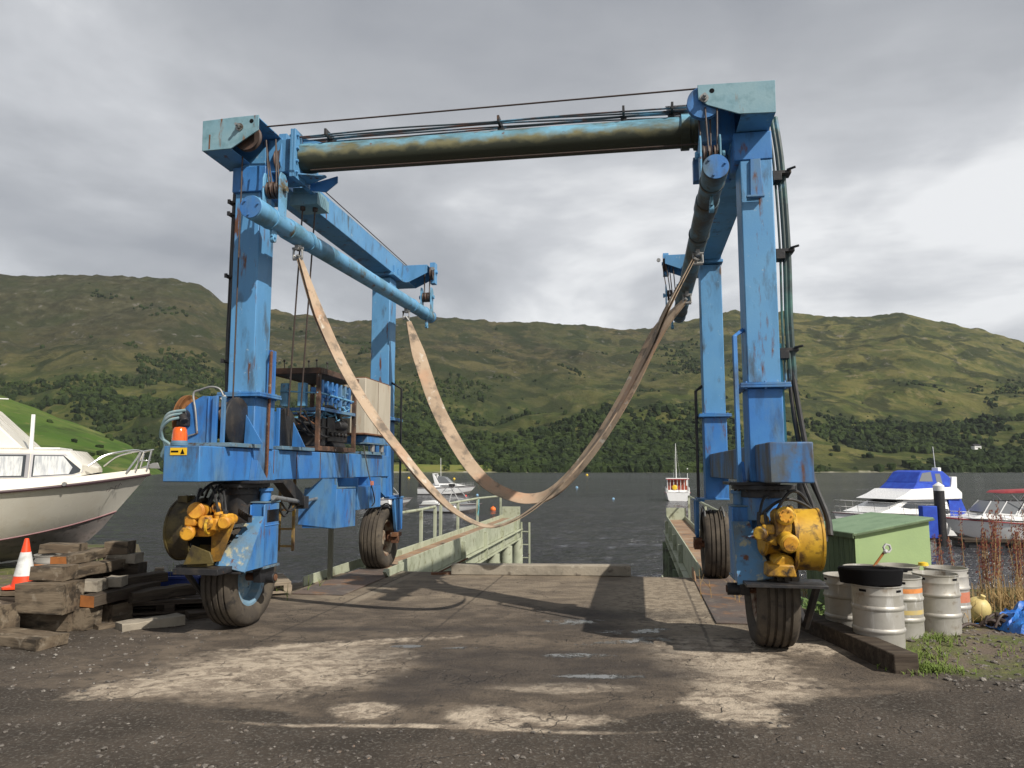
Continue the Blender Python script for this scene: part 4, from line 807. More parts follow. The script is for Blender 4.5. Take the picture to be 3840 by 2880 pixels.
f = MB(); f.box(2.27, 2.90, -.72, -.50, .605, .63); f.box(2.30, 2.60, -.5, -.1, .578, .598); f.box(2.72, 2.93, -.5, -.30, .605, .625); part('motor_platform', f, M['black'], bevel=.003)
f = MB(); f.tube([(2.86, -.5, .60), (2.82, -.2, .22), (2.78, .05, .40)], .035, 6); part('platform_stay', f, M['black'], bevel=0)
drum(2.69, 2.915, -.38, .965, .262, 'yel', 1)
f = MB(); f.lathe([(.262, -.012), (.282, -.012), (.282, .012), (.262, .012)], (2.69, -.38, .965), (1,0,0), 44, True); part('drum_flange', f, M['yel'], bevel=.002)
mo = motor([((2.68, -.38, .95), (2.44, -.42, .96), .12), ((2.585, -.42, 1.16), (2.60, -.70, 1.175), .068), ((2.60, -.48, 1.0), (2.615, -.76, .955), .068), ((2.50, -.44, 1.03), (2.39, -.68, 1.03), .05), ((2.46, -.42, 1.10), (2.44, -.62, 1.14), .04), ((2.58, -.40, .80), (2.60, -.58, .76), .08)], m='yel')
f = MB(); f.box(2.42, 2.52, -.64, -.42, 1.02, 1.10); f.box(2.52, 2.66, -.62, -.42, 1.0, 1.20); f.prism([(2.44, .68), (2.68, .68), (2.66, .78), (2.46, .78)], 1, -.64, -.36); f.prism([(2.40, .98), (2.54, .92), (2.56, 1.06), (2.40, 1.08)], 1, -.60, -.45); part('valve_body', f, M['yel'], mo, .014)
f = MB(); f.lathe([(.0, 0), (.055, 0), (.055, .012), (.0, .012)], (2.60, -.70, 1.175), (0,-1,0), 18)
for k in range(6): an = k*1.047; f.cyl((2.60+.042*math.cos(an), -.71, 1.175+.042*math.sin(an)), (2.60+.042*math.cos(an), -.722, 1.175+.042*math.sin(an)), .007, 6)
part('motor_cap', f, M['ora'], mo, .002); f = MB(); f.lathe([(.0, 0), (.055, 0), (.055, .012), (.0, .012)], (2.615, -.762, .955), (0,-1,-.1), 18); part('motor_cap', f, M['ora'], mo, .002)
f = MB()
for p0, p1, hh, r in (((2.43, -.58, 1.18), (2.86, -.4, 1.22), .10, .013), ((2.55, -.60, 1.22), (2.88, -.36, 1.20), .16, .014), ((2.40, -.58, 1.12), (2.55, -.2, 1.30), .08, .012)): f.tube(arc(p0, p1, hh, 14), r, 7)
for x, y in ((2.41, -.60), (2.46, -.61)): f.tube([(x, y, 1.06), (x-.005, y, 1.15), (x-.01, y, 1.20)], .018, 8, True, [.024, .020, .009])
part('motor_hoses', f, M['rubber'], bevel=0)
wheel(2.57, .0, -1, M['rimr'], w=.35)
# ---- rear forks and wheels
for s in (-1, 1):
    a_p = -2.36 if s < 0 else 2.27; b = 4.47 if s < 0 else 4.26
    f = MB(); f.box(a_p-.09 if s < 0 else a_p-.04, a_p+.04 if s < 0 else a_p+.09, b-.30, b+.30, 1.095, 1.118); f.box(min(a_p, s*2.7), max(a_p, s*2.7), b-.33, b+.2, 1.121, 1.14); part('fork_crown', f, M['blue'], bevel=.003)
    f = MB(); f.prism([(b-.15, 1.09), (b+.30, 1.09), (b+.27, .60), (b+.02, .56), (b-.03, .62)], 0, a_p-.02, a_p+.025) ; f.box(a_p-.03, a_p+.035, b+.06, b+.085, .60, 1.09); part('fork_plate', f, M['blue'], bevel=.004)
    f = MB(); f.box(a_p-.05, a_p+.06, b-.09, b+.14, .50, .565); f.box(a_p-.05, a_p+.05, b-.05, b+.05, .40, .50); f.cyl((a_p-s*-.12, b, .475), (a_p-s*.06, b, .475), .05, 16); part('axle_bracket', f, M['rust'], bevel=.004)
    f = MB(); f.tube([(s*2.62+.2*math.sin(t)*0-s*0, b-.54*math.cos(R_(t_)), .48+.54*math.sin(R_(t_))) for t_ in range(20, 165, 10) for t in (0,)], .02, 6); 
    f2 = MB()
    for aa in ((s*2.62+.10,) if s < 0 else (s*2.5-.14, s*2.5+.12)): f2.tube([(aa, b-.53*math.cos(R_(t_)), .48+.53*math.sin(R_(t_))) for t_ in range(50, 151, 8)], .011, 6)
    part('wheel_guard_rod', f2, M['steel' if s > 0 else 'black'], bevel=0)
    wheel(s*2.62 if s < 0 else 2.515, b, 1 if s < 0 else -1, M['rimr'], w=.36)
# ---- front left winch with its guard
f = MB(); f.box(-2.95, -2.34, -.60, .00, 1.762, 1.80); f.box(-2.98, -2.30, -.62, -.58, 1.76, 1.785); part('winch_base', f, M['basep'], bevel=.003)
f = MB(); f.cyl((-2.99, -.27, 2.03), (-2.95, -.27, 2.03), .255, 40); f.lathe([(.21, 0), (.255, 0), (.255, .05), (.21, .05)], (-2.95, -.27, 2.03), (-1,0,0), 40, True); wf = part('winch_flange', f, mat('rusty_yellow_rim', (.28, .12, .04), .7, layers=(((.45, .26, .05), 4, .5, .62), ((.10, .05, .03), 8, .55, .68))), bevel=.003)
f = MB(); f.cyl((-2.95, -.27, 2.03), (-2.50, -.27, 2.03), .17, 36)
for k in range(16): f.lathe([(.17, -.011), (.182, 0), (.17, .011)], (-2.92+k*.025, -.27, 2.03), (1,0,0), 30, True)
part('rope_drum', f, M['rope'], bevel=0)
f = MB(); f.lathe([(.0, .0), (.15, .0), (.16, -.02), (.235, -.03), (.24, .0), (.225, .012), (.0, .03)], (-2.455, -.27, 2.02), (1,0,0), 44); part('winch_flange', f, M['black'], bevel=.004)
f = MB(); f.prism([(-2.90, 1.80), (-2.52, 1.80), (-2.52, 2.24), (-2.68, 2.25), (-2.80, 2.19), (-2.90, 2.10)], 1, -.53, -.515); f.box(-2.62, -2.605, -.545, -.53, 1.80, 2.24); f.box(-2.56, -2.515, -.56, -.53, 1.80, 2.245)
part('winch_guard', f, M['blue'], bevel=.003)
f = MB(); f.box(-2.47, -2.435, -.56, -.53, 1.80, 2.24); part('winch_post', f, M['blue'], bevel=.002)
f = MB(); f.prism([(-2.42, 1.80), (-2.22, 1.80), (-2.41, 2.09)], 1, -.20, -.188); part('winch_brace', f, M['blue'], bevel=.002)
f = MB(); f.cyl((-2.86, -.60, 2.06), (-2.86, -.50, 2.06), .06, 18); f.cyl((-2.80, -.62, 2.0), (-2.88, -.56, 2.10), .035, 12); f.box(-2.90, -2.80, -.60, -.52, 1.96, 2.05); wm_ = part('winch_motor', f, M['black'], bevel=.006)
f = MB()
for i, (e_, dz) in enumerate(((.0, 0), (.03, .03), (-.02, -.04))):
    f.tube(smoothpath([(-2.84+e_, -.60, 2.08+dz), (-2.95, -.64, 2.05+dz), (-3.03+e_*.4, -.62, 1.97+dz), (-3.06-e_*.3, -.58, 1.86), (-3.02+e_, -.55, 1.78), (-3.07+e_, -.52, 1.68), (-3.05, -.50, 1.62-dz)]), .014, 8)
part('winch_hoses', f, mat('weathered_hose', (.20, .30, .32), .7, layers=(((.32, .38, .38), 9, .5, .65), ((.10, .05, .04), 5, .62, .7))), bevel=0)
f = MB(); f.tube(smoothpath([(-2.72, -.535, 1.89), (-2.745, -.54, 2.1), (-2.775, -.54, 2.27), (-2.72, -.52, 2.31), (-2.62, -.50, 2.34), (-2.54, -.48, 2.32), (-2.50, -.47, 2.25)], 5), .010, 7); f.tube([(-2.72, -.535, 1.89), (-2.86, -.56, 1.85)], .008, 6); f.cyl((-2.51, -.50, 2.21), (-2.48, -.47, 2.25), .022, 8); part('bent_lever', f, M['steel'], bevel=0)
# beacon and sticker
bc = thing('amber_beacon', 'orange warning beacon standing on the front end of the left blue beam', 'beacon')
bc.parent = H; bc.location = (-2.63, -.95, 1.76); del bc['label']; del bc['category']
f = MB(); f.lathe([(.0, 0), (.075, 0), (.075, .03), (.068, .035), (.068, .045), (.0, .045)], (0,0,0), (0,0,1), 28); bb_ = f.build('beacon_base', M['basep'], bc, bevel=.003)
f = MB(); f.lathe([(.066, .045), (.064, .10), (.058, .145), (.045, .165), (.0, .172)], (0,0,0), (0,0,1), 28); f.build('beacon_lens', M['amber'], bc)
f = MB(); f.box(-2.66, -2.50, -1.036, -1.032, 1.675, 1.74); st_ = part('warning_sticker', f, M['sticker'], bevel=0)
f = MB(); f.prism([(-2.56, 1.685), (-2.52, 1.685), (-2.54, 1.73)], 1, -1.039, -1.037); f.box(-2.65, -2.58, -1.039, -1.037, 1.70, 1.715); part('sticker_mark', f, M['dark'], st_, 0)
# ---- second winch
f = MB(); f.box(-2.95, -2.33, .45, 1.28, 1.762, 1.80); part('winch_base', f, M['basep'], bevel=.003)
f = MB(); f.cyl((-2.98, .85, 2.0), (-2.50, .85, 2.0), .16, 30); part('rope_drum', f, M['rope'], bevel=0)
for aa in (-3.0, -2.50): f = MB(); f.cyl((aa-.015, .85, 2.0), (aa+.015, .85, 2.0), .24, 36); part('winch_flange', f, M['black'], bevel=.003)
f = MB(); f.box(-2.475, -2.44, .57, .60, 1.80, 2.22); f.box(-2.60, -2.475, .575, .59, 1.80, 2.18); part('winch_cheek', f, M['blue'], bevel=.002)
f = MB(); f.prism([(-2.44, 1.80), (-2.28, 1.80), (-2.43, 2.08)], 1, .9, .912); part('winch_brace', f, M['blue'], bevel=.002)
# ---- cage with controls and the engine
c0, c1, e0, e1, z0, z1 = -3.05, -2.385, 1.50, 2.74, 1.775, 2.72
cg = MB()
for aa in (c0, c1-.05):
    for bb in (e0, e1-.05): cg.box(aa, aa+.05, bb, bb+.05, z0, z1)
cg.box(c0+.05, c1-.05, e0+.003, e0+.047, z0, z0+.05); cg.box(c0+.05, c1-.05, e1-.047, e1-.003, z0, z0+.05)
cg.box(c0+.003, c0+.047, e0+.05, e1-.05, z0, z0+.06); cg.box(c1-.047, c1-.003, e0+.05, e1-.05, z0, z0+.06)
cg.box(c0-.02, c1+.02, e0-.02, e0+.045, z1, z1+.07); cg.box(c0-.02, c1+.02, e1-.05, e1+.02, z1, z1+.07); cg.box(c0-.02, c0+.045, e0+.046, e1-.052, z1, z1+.07); cg.box(c1-.045, c1+.02, e0+.046, e1-.052, z1, z1+.07)
cage = part('control_cage', cg, mat('shadowed_rust_cage', (.085, .05, .035), .75, layers=(((.16, .08, .045), 6, .48, .64), ((.03, .022, .018), 5, .48, .64), ((.38, .36, .33), 16, .62, .69)), bump=.4, bscale=60), bevel=.003)  # rust colour darkened to hold the shadow on the cage posts
f = MB(); f.box(c1-.045, c1+.005, e0+.05, e1-.05, 2.27, 2.31); f.box(c0+.05, c1-.05, e0+.20, e0+.24, 2.28, 2.32); f.box(c0+.1, c1-.1, e0+.18, e0+.5, 2.24, 2.26); part('cage_rail', f, M['blue'], cage, .002)
f = MB(); f.box(c0+.02, c1-.02, e0+.06, e1-.06, z1+.005, z1+.02); part('top_plate', f, M['black'], cage, 0)
for i, (aa, bb) in enumerate(((-2.62, 1.7), (-2.48, 1.62), (-2.46, 1.9), (-2.9, 1.6))):
    f = MB(); f.tube([(aa, bb, z1+.02), (aa-.01, bb, z1+.17)], .006, 6); f.ball((aa-.01, bb, z1+.18), .016, 10); part('lever', f, M['black'], cage, 0)
vb = MB()
for i in range(7):
    bb = e0+.16+i*.15; vb.box(-2.47, -2.42, bb, bb+.05, 2.36+.04*(i % 2), 2.66); vb.cyl((-2.445, bb+.025, 2.31), (-2.445, bb+.025, 2.40), .02, 8); vb.cyl((-2.42, bb+.025, 2.45+.05*(i % 3)), (-2.39, bb+.025, 2.45+.05*(i % 3)), .018, 8)
vb.box(-2.55, -2.47, e0+.1, e1-.15, 2.50, 2.56)
part('valve_bank', vb, M['blue'], cage, .004)
for i, (aa, bb) in enumerate(((-2.96, 1.62), (-2.72, 1.60))):
    f = MB(); f.box(aa, aa+.10, bb, bb+.08, 2.33, 2.62); part('control_box', f, M['bar'], cage, .004)
f = MB(); rnd = random.Random(5)
f.tube([(c1-.03, e0, 2.49), (c1-.03, e1-.05, 2.47)], .012, 7); f.tube([(c0+.1, e0+.1, 2.52), (c1-.1, e0+.1, 2.49)], .010, 7)
for i in range(16):
    p0 = Vector((rnd.uniform(-2.9, -2.42), rnd.uniform(1.6, 2.5), rnd.uniform(2.2, 2.36))); p3 = Vector((rnd.uniform(-2.7, -2.42), rnd.uniform(1.7, 2.6), rnd.uniform(2.05, 2.4)))
    m1 = p0+Vector((0, rnd.uniform(-.1, .1), -rnd.uniform(.03, .14))); m2 = p3+Vector((0, rnd.uniform(-.1, .1), -rnd.uniform(.0, .1))); f.tube(smoothpath([p0, m1, m2, p3], 5), rnd.uniform(.007, .013), 6)
part('pipework', f, M['bluec'], cage, 0, kind='stuff')
f = MB()
for i in range(14):
    p0 = Vector((rnd.uniform(-2.95, -2.42), rnd.uniform(.9, 1.6), rnd.uniform(2.1, 2.25))); p3 = Vector((rnd.uniform(-2.8, -2.42), rnd.uniform(1.6, 2.6), rnd.uniform(1.9, 2.3))); f.tube(arc(p0, p3, -rnd.uniform(.0, .15), 10), rnd.uniform(.009, .018), 6)
f.tube(arc((-2.43, 1.66, 2.30), (-2.42, 2.40, 2.12), .12, 14), .022, 8); f.tube(arc((-2.45, 2.0, 2.35), (-2.5, 2.5, 2.05), .05, 10), .03, 8)
part('hoses', f, M['rubber'], cage, 0, kind='stuff')
f = MB(); f.box(-2.85, -2.46, 1.95, 2.62, 1.90, 2.22); f.box(-2.80, -2.50, 2.05, 2.50, 2.22, 2.32); f.cyl((-2.62, 1.88, 2.08), (-2.62, 1.96, 2.08), .13, 24); f.cyl((-2.44, 2.2, 2.12), (-2.44, 2.45, 2.12), .06, 16); f.cyl((-2.5, 2.1, 1.84), (-2.5, 2.5, 1.84), .07, 16); f.box(-2.8, -2.48, 1.82, 1.94, 1.84, 2.2)
for i in range(5): f.cyl((-2.46, 2.02+i*.12, 2.0), (-2.42, 2.02+i*.12, 2.0), .03, 8)
part('engine', f, M['black'], cage, .012)
f = MB(); f.tube([(-2.86, 1.42, 1.98), (-2.47, 2.0, 2.34)], .018, 6); f.tube([(-2.50, 1.25, 2.18), (-2.44, 1.58, 2.08)], .010, 6); part('prop_bar', f, M['rust'], cage, 0)
# cabinet
f = MB(); f.box(-2.62, -2.295, 2.83, 3.93, 2.05, 2.82); cb_ = part('cabinet', f, M['cream_cab'], bevel=.006)
f = MB(); f.box(-2.60, -2.31, 2.86, 3.9, 2.822, 2.84); f.box(-2.64, -2.275, 2.81, 3.95, 2.03, 2.052); part('cabinet_trim', f, M['rust'], cb_, .003)
f = MB(); f.box(-2.292, -2.288, 3.35, 3.352, 2.06, 2.81); f.box(-2.61, -2.605, 2.826, 2.83, 2.06, 2.8); part('door_gap', f, M['rust'], cb_, 0)
f = MB(); f.box(-2.60, -2.30, 2.95, 3.80, 1.925, 2.02); part('cabinet_tray', f, M['blue'], bevel=.003)
f = MB(); f.box(-2.62, -2.28, 2.9, 3.85, 1.905, 1.922); f.box(-2.58, -2.33, 2.95, 3.80, 1.757, 1.80); part('tray_edge', f, M['basep'], bevel=.002)
for bb in (3.25, 3.65): f = MB(); f.cyl((-2.33, bb, 1.80), (-2.33, bb, 1.905), .035, 12); part('tray_foot', f, M['steel'], bevel=.002)
# ---- tanks hanging under the left beam
f = MB(); f.prism([(1.62, .84), (2.30, .82), (2.30, 1.30), (1.66, 1.31)], 0, -2.62, -2.20)
f.add([(-2.66, 1.60, .885), (-2.20, 1.62, .84), (-2.20, 1.66, 1.437), (-2.40, 1.66, 1.437), (-2.66, 1.60, 1.2)], [(0, 1, 2, 3, 4), (4, 3, 2, 1, 0)])
tk = part('hopper_tank', f, M['blue'], bevel=.004)
f = MB(); f.box(-2.23, -2.205, 1.655, 1.68, 1.31, 1.437); f.prism([(1.66, 1.31), (1.72, 1.31), (1.66, 1.43)], 0, -2.215, -2.20); f.box(-2.62, -2.20, 1.67, 2.30, 1.312, 1.325); part('tank_hanger', f, M['basep'], tk, .002)
f = MB(); f.box(-2.62, -2.20, 2.36, 3.28, 1.02, 1.32); tk = part('side_tank', f, M['blue'], bevel=.005)
f = MB(); f.box(-2.60, -2.20, 2.36, 2.38, 1.32, 1.437); f.box(-2.60, -2.20, 3.26, 3.28, 1.32, 1.437); part('tank_hanger', f, M['blue'], tk, .002)
f = MB(); f.box(-2.198, -2.192, 2.78, 2.785, 1.03, 1.31); part('tank_seam', f, M['head'], tk, 0)
f = MB(); f.prism([(3.34, 1.44), (4.10, 1.44), (4.10, 1.12), (3.34, 1.40)], 0, -2.42, -2.40); part('knee_plate', f, M['blue'], bevel=.003)
f = MB(); f.tube(smoothpath([(-2.33, 2.9, 1.88), (-2.26, 2.86, 1.6), (-2.185, 2.84, 1.34), (-2.17, 2.9, 1.2), (-2.18, 2.95, 1.08), (-2.25, 2.8, 1.0)]), .008, 6); part('pendant_cable', f, M['rubber'], bevel=0)
f = MB(); f.box(-2.20, -2.16, 2.83, 2.87, 1.33, 1.39); part('pendant_plug', f, M['kred'], bevel=.004)
# strut and rusty ladder behind
f = MB(); f.prism([(.50, 1.437), (.75, 1.437), (1.16, 1.22), (1.10, 1.14), (1.0, 1.14)], 0, -2.48, -2.36); f.box(-2.47, -2.35, 1.08, 1.20, 1.10, 1.24); part('steer_bracket', f, M['black'], bevel=.003)
f = MB(); f.cyl((-2.19, .0, 1.27), (-2.41, 1.1, 1.18), .025, 12); f.cyl((-2.41, 1.10, 1.17), (-2.45, 1.7, 1.20), .018, 10); part('steering_ram', f, M['steel'], bevel=0)
f = MB(); f.tube(arc((-2.3, .3, 1.25), (-2.42, .9, 1.2), -.18, 12), .012, 6); f.tube(arc((-2.3, .35, 1.25), (-2.42, 1.1, 1.2), -.13, 12), .012, 6); part('ram_hoses', f, M['rubber'], bevel=0)
f = MB(); z_ = .60
for aa in (-2.78, -2.60): f.box(aa, aa+.03, 1.30, 1.33, .60, 1.44)
for z_ in (.64, .84, 1.06, 1.26): f.box(-2.75, -2.60, 1.305, 1.325, z_, z_+.025)
part('rusty_ladder', f, mat('rusty_yellow_ladder', (.20, .13, .05), .8, layers=(((.42, .26, .03), 6, .5, .6), ((.10, .05, .03), 9, .5, .65))), bevel=.002)

# ================================================================ SLINGS
def sling(pts, label, width, tw0, tw1):
    root = thing('lifting_sling', label, 'sling', (OX, OY, 0), TH, 'beige lifting slings hanging between the spreader bars')
    path = smoothpath(pts, 6); n_ = len(path)
    # shackles
    for k, (p, sgn) in enumerate(((path[0], 1), (path[-1], -1))):
        zt = 4.0 if k == 0 else 4.02
        bz = (q0.z+(p.y+.86)*.031) if k == 0 else (q2.z-(p.y+.95)*.0205)
        ax_ = -2.07 if k == 0 else 2.11
        s_ = MB(); s_.prism([(p.y-.035, bz-.16), (p.y+.035, bz-.16), (p.y+.045, bz-.09), (p.y-.045, bz-.09)], 0, ax_-.02, ax_+.02); s_.cyl((ax_-.06, p.y, bz-.14), (ax_+.06, p.y, bz-.14), .016, 8)
        s_.lathe([(.040, -.0), (.048, .008), (.056, 0), (.048, -.008)], (ax_, p.y, bz-.19), (0, 1, 0), 20, True)
        s_.tube([(ax_-.045, p.y, bz-.14), (ax_-.05, p.y, bz-.24), (ax_+.05, p.y, bz-.24), (ax_+.045, p.y, bz-.14)], .013, 7)
        s_.tube([(ax_, p.y-.02, bz-.22), (p.x+sgn*.01, p.y-.02, p.z+.02)], .016, 7); s_.tube([(ax_, p.y+.03, bz-.22), (p.x+sgn*.01, p.y+.03, p.z+.0)], .016, 7); s_.cyl((ax_-.05, p.y, bz-.25), (ax_+.05, p.y, bz-.25), .02, 8)
        s_.build('shackle', M['steel'], root, bevel=0)
    # two plies of webbing
    w_ = MB()
    for ply in (-1, 1):
        vs_ = []
        for i, p in enumerate(path):
            t = (path[min(i+1, n_-1)]-path[max(i-1, 0)]).normalized(); bdir = Vector((0, 1, 0)); bdir = (bdir-t*bdir.dot(t)).normalized(); nrm = t.cross(bdir).normalized()
            fr = i/(n_-1); ph = tw0+(tw1-tw0)*fr+.15*math.sin(fr*9); wd = (bdir*math.cos(ph)+nrm*math.sin(ph)); th = t.cross(wd)
            hw = width/2*min(1, .35+min(fr, 1-fr)*9)*(1 if ply > 0 else .93); off = th*(.006*ply*(1+.8*math.sin(fr*23)))+th*ply*.010*max(0, 1-min(fr, 1-fr)*7); c_ = p+off
            for a_, b_ in ((-1, -1), (1, -1), (1, 1), (-1, 1)): vs_.append(c_+wd*hw*a_+th*.0035*b_)
        fs_ = [(i*4+k, i*4+(k+1) % 4, (i+1)*4+(k+1) % 4, (i+1)*4+k) for i in range(n_-1) for k in range(4)]+[(3, 2, 1, 0), tuple((n_-1)*4+k for k in range(4))]
        w_.add(vs_, fs_)
    w_.build('webbing', M['web'], root, ang=60)
F1 = [(-2.05, .12, 3.75), (-1.83, .16, 3.15), (-1.58, .22, 2.62), (-1.29, .28, 2.14), (-1.01, .34, 1.76), (-.72, .4, 1.4), (-.44, .46, 1.13), (-.12, .54, .97), (.16, .6, 1.03), (.49, .67, 1.26), (.87, .75, 1.66), (1.21, .82, 2.15), (1.56, .9, 2.79), (1.76, .94, 3.24), (2.06, 1.0, 3.80)]
R1 = [(-2.03, 3.93, 3.82), (-1.84, 3.89, 3.27), (-1.56, 3.82, 2.55), (-1.25, 3.75, 1.99), (-.95, 3.67, 1.57), (-.66, 3.6, 1.31), (-.31, 3.5, 1.17), (-.03, 3.43, 1.14), (.24, 3.35, 1.22), (.57, 3.26, 1.51), (.96, 3.15, 2.01), (1.34, 3.04, 2.62), (1.72, 2.92, 3.35), (2.09, 2.8, 3.76)]
sling(F1, 'beige sling nearest the camera, hanging lowest under the hoist', .15, .35, .1)
sling(R1, 'beige sling behind, hanging from the far end of the left spreader bar', .21, .95, .75)
# ================================================================ PIERS
def pier(s, label):
    t = thing('pier', label, 'pier', (OX, OY, 0), TH)
    ai, ao = (-2.25, -2.79) if s < 0 else (2.31, 2.86)      # inner and outer edge plates
    b0, b1 = 4.32, 16.65
    lo_, hi_ = min(ai, ao), max(ai, ao)
    f = MB(); f.box(lo_+.012, hi_-.012, b0, b1, -.03, .02); f.build('floor_plate', M['trough'], t)
    for k, a in enumerate((ai, ao)):
        f = MB(); f.box(a-.012, a+.012, b0-(0 if a == ai else 0), b1, -.30, .13)
        f.box(a-.03 if a == lo_ else a-.012, a+.012 if a == lo_ else a+.03, b0, b1, -.42, -.40) if False else None
        f.build('side_plate', M['pgreen'], t, bevel=.004)
        f = MB(); e = a+(.05 if a == hi_ else -.05)*1
        f.box(min(a+.013, e+.06) if a == hi_ else a-.12, a+.12 if a == hi_ else a-.013, b0, b1, -.325, -.305); f.box(a-.02, a+.02, b0, b1, -.56, -.33); f.box(a-.09, a+.09, b0, b1, -.60, -.575); f.build('girder', M['pgreen'], t, bevel=.004)
    f = MB(); f.box(lo_-.02, hi_+.02, b1, b1+.03, -.1, .38); f.build('end_plate', M['pgreen'], t, bevel=.005)
    inn = 1 if s < 0 else -1
    for b in (8.6, 11.0, 13.3, 15.6):
        f = MB(); f.box(ai+inn*.013 if inn > 0 else ai-.10, ai+.10 if inn > 0 else ai-.013, b-.035, b+.035, -.58, .05); f.build('stiffener', M['pgreen'], t, bevel=.004)
    for b in (9.8, 12.2, 14.2, 16.2):
        for a in (ai, ao):
            f = MB(); f.cyl((a, b, WZ-1.2), (a, b, -.6), .17 if a == ai else .15, 20); f.build('pile', M['pgreen'] if s < 0 else mat('stained_green_pile', (.12, .15, .09), .8, layers=(((.05, .05, .04), 4, .45, .65),)), t)
        f = MB(); f.box(lo_-.1, hi_+.1, b-.06, b+.06, -.75, -.605); f.build('cross_head', M['pgreen'], t, bevel=.005)
    f = MB(); f.box(lo_-.02, hi_+.05, 16.1, 16.2, -1.9, -.61) if False else f.tube([(ai+inn*.2, 12.2, -1.6), (ai+inn*.2, 16.2, -1.6)], .03, 6); f.build('bracing', M['pgreen'], t)
    if s < 0:
        f = MB(); f.box(ai+.05, ai+.10, 16.55, 16.6, -2.6, -.1); f.box(ai+.30, ai+.35, 16.55, 16.6, -2.6, -.1)
        for z in (-.4, -.8, -1.2, -1.6, -2.0): f.box(ai+.10, ai+.30, 16.56, 16.59, z, z+.03)
        f.build('ladder', M['pgreen'], t, bevel=.003)
    # hand rail on the outer side
    po = ao+s*.10
    if s < 0: posts = ((3.2, -.03), (4.92, -.05), (7.8, 0), (8.87, 0), (9.35, 0), (11.0, 0), (13.3, 0), (16.9, 0)); po = -2.90
    else: posts = ((8.0, 0), (11.0, 0), (13.6, 0), (16.6, 0)); po = 2.97
    for i, (b, dz) in enumerate(posts):
        col_ = M['pgreen']; a = po+(0 if i else .0); 
        if s < 0 and i == 0: a = -2.90
        if s < 0 and i == 1: a = -3.05
        f = MB(); f.box(a-.03, a+.03, b-.03, b+.03, -.3, .74); o_ = f.build('rail_post', MATS.get('dark_post') or mat('dark_post', (.14, .14, .10), .8) if (s < 0 and i == 0) else col_, t, bevel=.004)
    segs = ([(4.92, -3.05, .74), (7.8, po, .74), (8.87, po, .75)], [(9.35, po, .76), (13.3, po, .76), (16.9, po, .70)]) if s < 0 else ([(8.0, po, .74), (16.6, po, .74)],)
    for sg in segs:
        f = MB(); f.tube([(a, b, z) for b, a, z in sg], .028, 8); f.build('handrail', M['pgreen'], t)
    if s < 0:
        f = MB(); f.tube([(po+.04, 13.3, .74), (po+.05, 13.25, .45), (po-.05, 13.3, .2)], .012, 6)
        for k in range(7): f.tube(arc((po+.04, 13.26, .60), (po+.04, 13.30, .62), -.15-.03*k, 8), .007, 5)
        f.build('rope_coil', M['teal'], t)
    return t
pier(-1, 'pale green steel pier with a handrail running out under the left hoist legs')
pier(1, 'pale green steel pier with a rusty floor beyond the right hoist legs')
# runway plates on the slab
for s, lab in ((-1, 'rusty steel runway plate under the left rear tyre'), (1, 'rusty steel runway plate between the two right tyres')):
    t = MB(); b0 = 1.9 if s < 0 else .9; t.box(s*2.52-.34, s*2.52+.34, b0, 4.30, .004, .016)
    o_ = t.build('runway_plate', M['plate'], None, .002, loc=(OX, OY, 0), rotz=TH, label=lab, category='steel plate')
    if s < 0:
        e = MB(); e.box(-3.03, -3.01, 2.6, 4.9, -.02, .12); e.build('edge_angle', M['pgreen'], o_, .003)
        e = MB(); e.box(-2.19, -2.17, 3.6, 4.35, .0, .12); e.prism([(3.55, .0), (3.59, .0), (3.59, .11), (3.5, .13), (3.42, .09)], 0, -2.20, -2.15); e.build('end_lug', M['pgreen'], o_, .003)
    else:
        e = MB(); e.prism([(3.75, .0), (4.33, .0), (4.33, .14), (3.95, .13), (3.80, .06)], 0, 2.18, 2.20); e.build('end_lug', M['trough'], o_, .003)
sb_ = MB(); sb_.box(-1.32, 1.32, -.11, .11, 0, .15); sb_.build('stop_baulk', M['concr'], None, .012, loc=(.42, 11.42, 0), rotz=R_(-3.2), label='long grey stop beam lying across the far end of the slipway slab', category='beam')
# angle iron scrap by the left pier
f = MB(); f.tube([(0, 0, .02), (.5, .05, .03)], .015, 4); f.tube([(.1, .02, .02), (.55, .1, .22)], .012, 4); f.box(.0, .5, -.05, 0, .0, .03)
f.build('scrap_iron', M['rust'], None, 0, loc=(-1.2, 11.45, 0), rotz=.1, label='small heap of rusty angle iron at the left end of the stop beam', category='scrap metal')

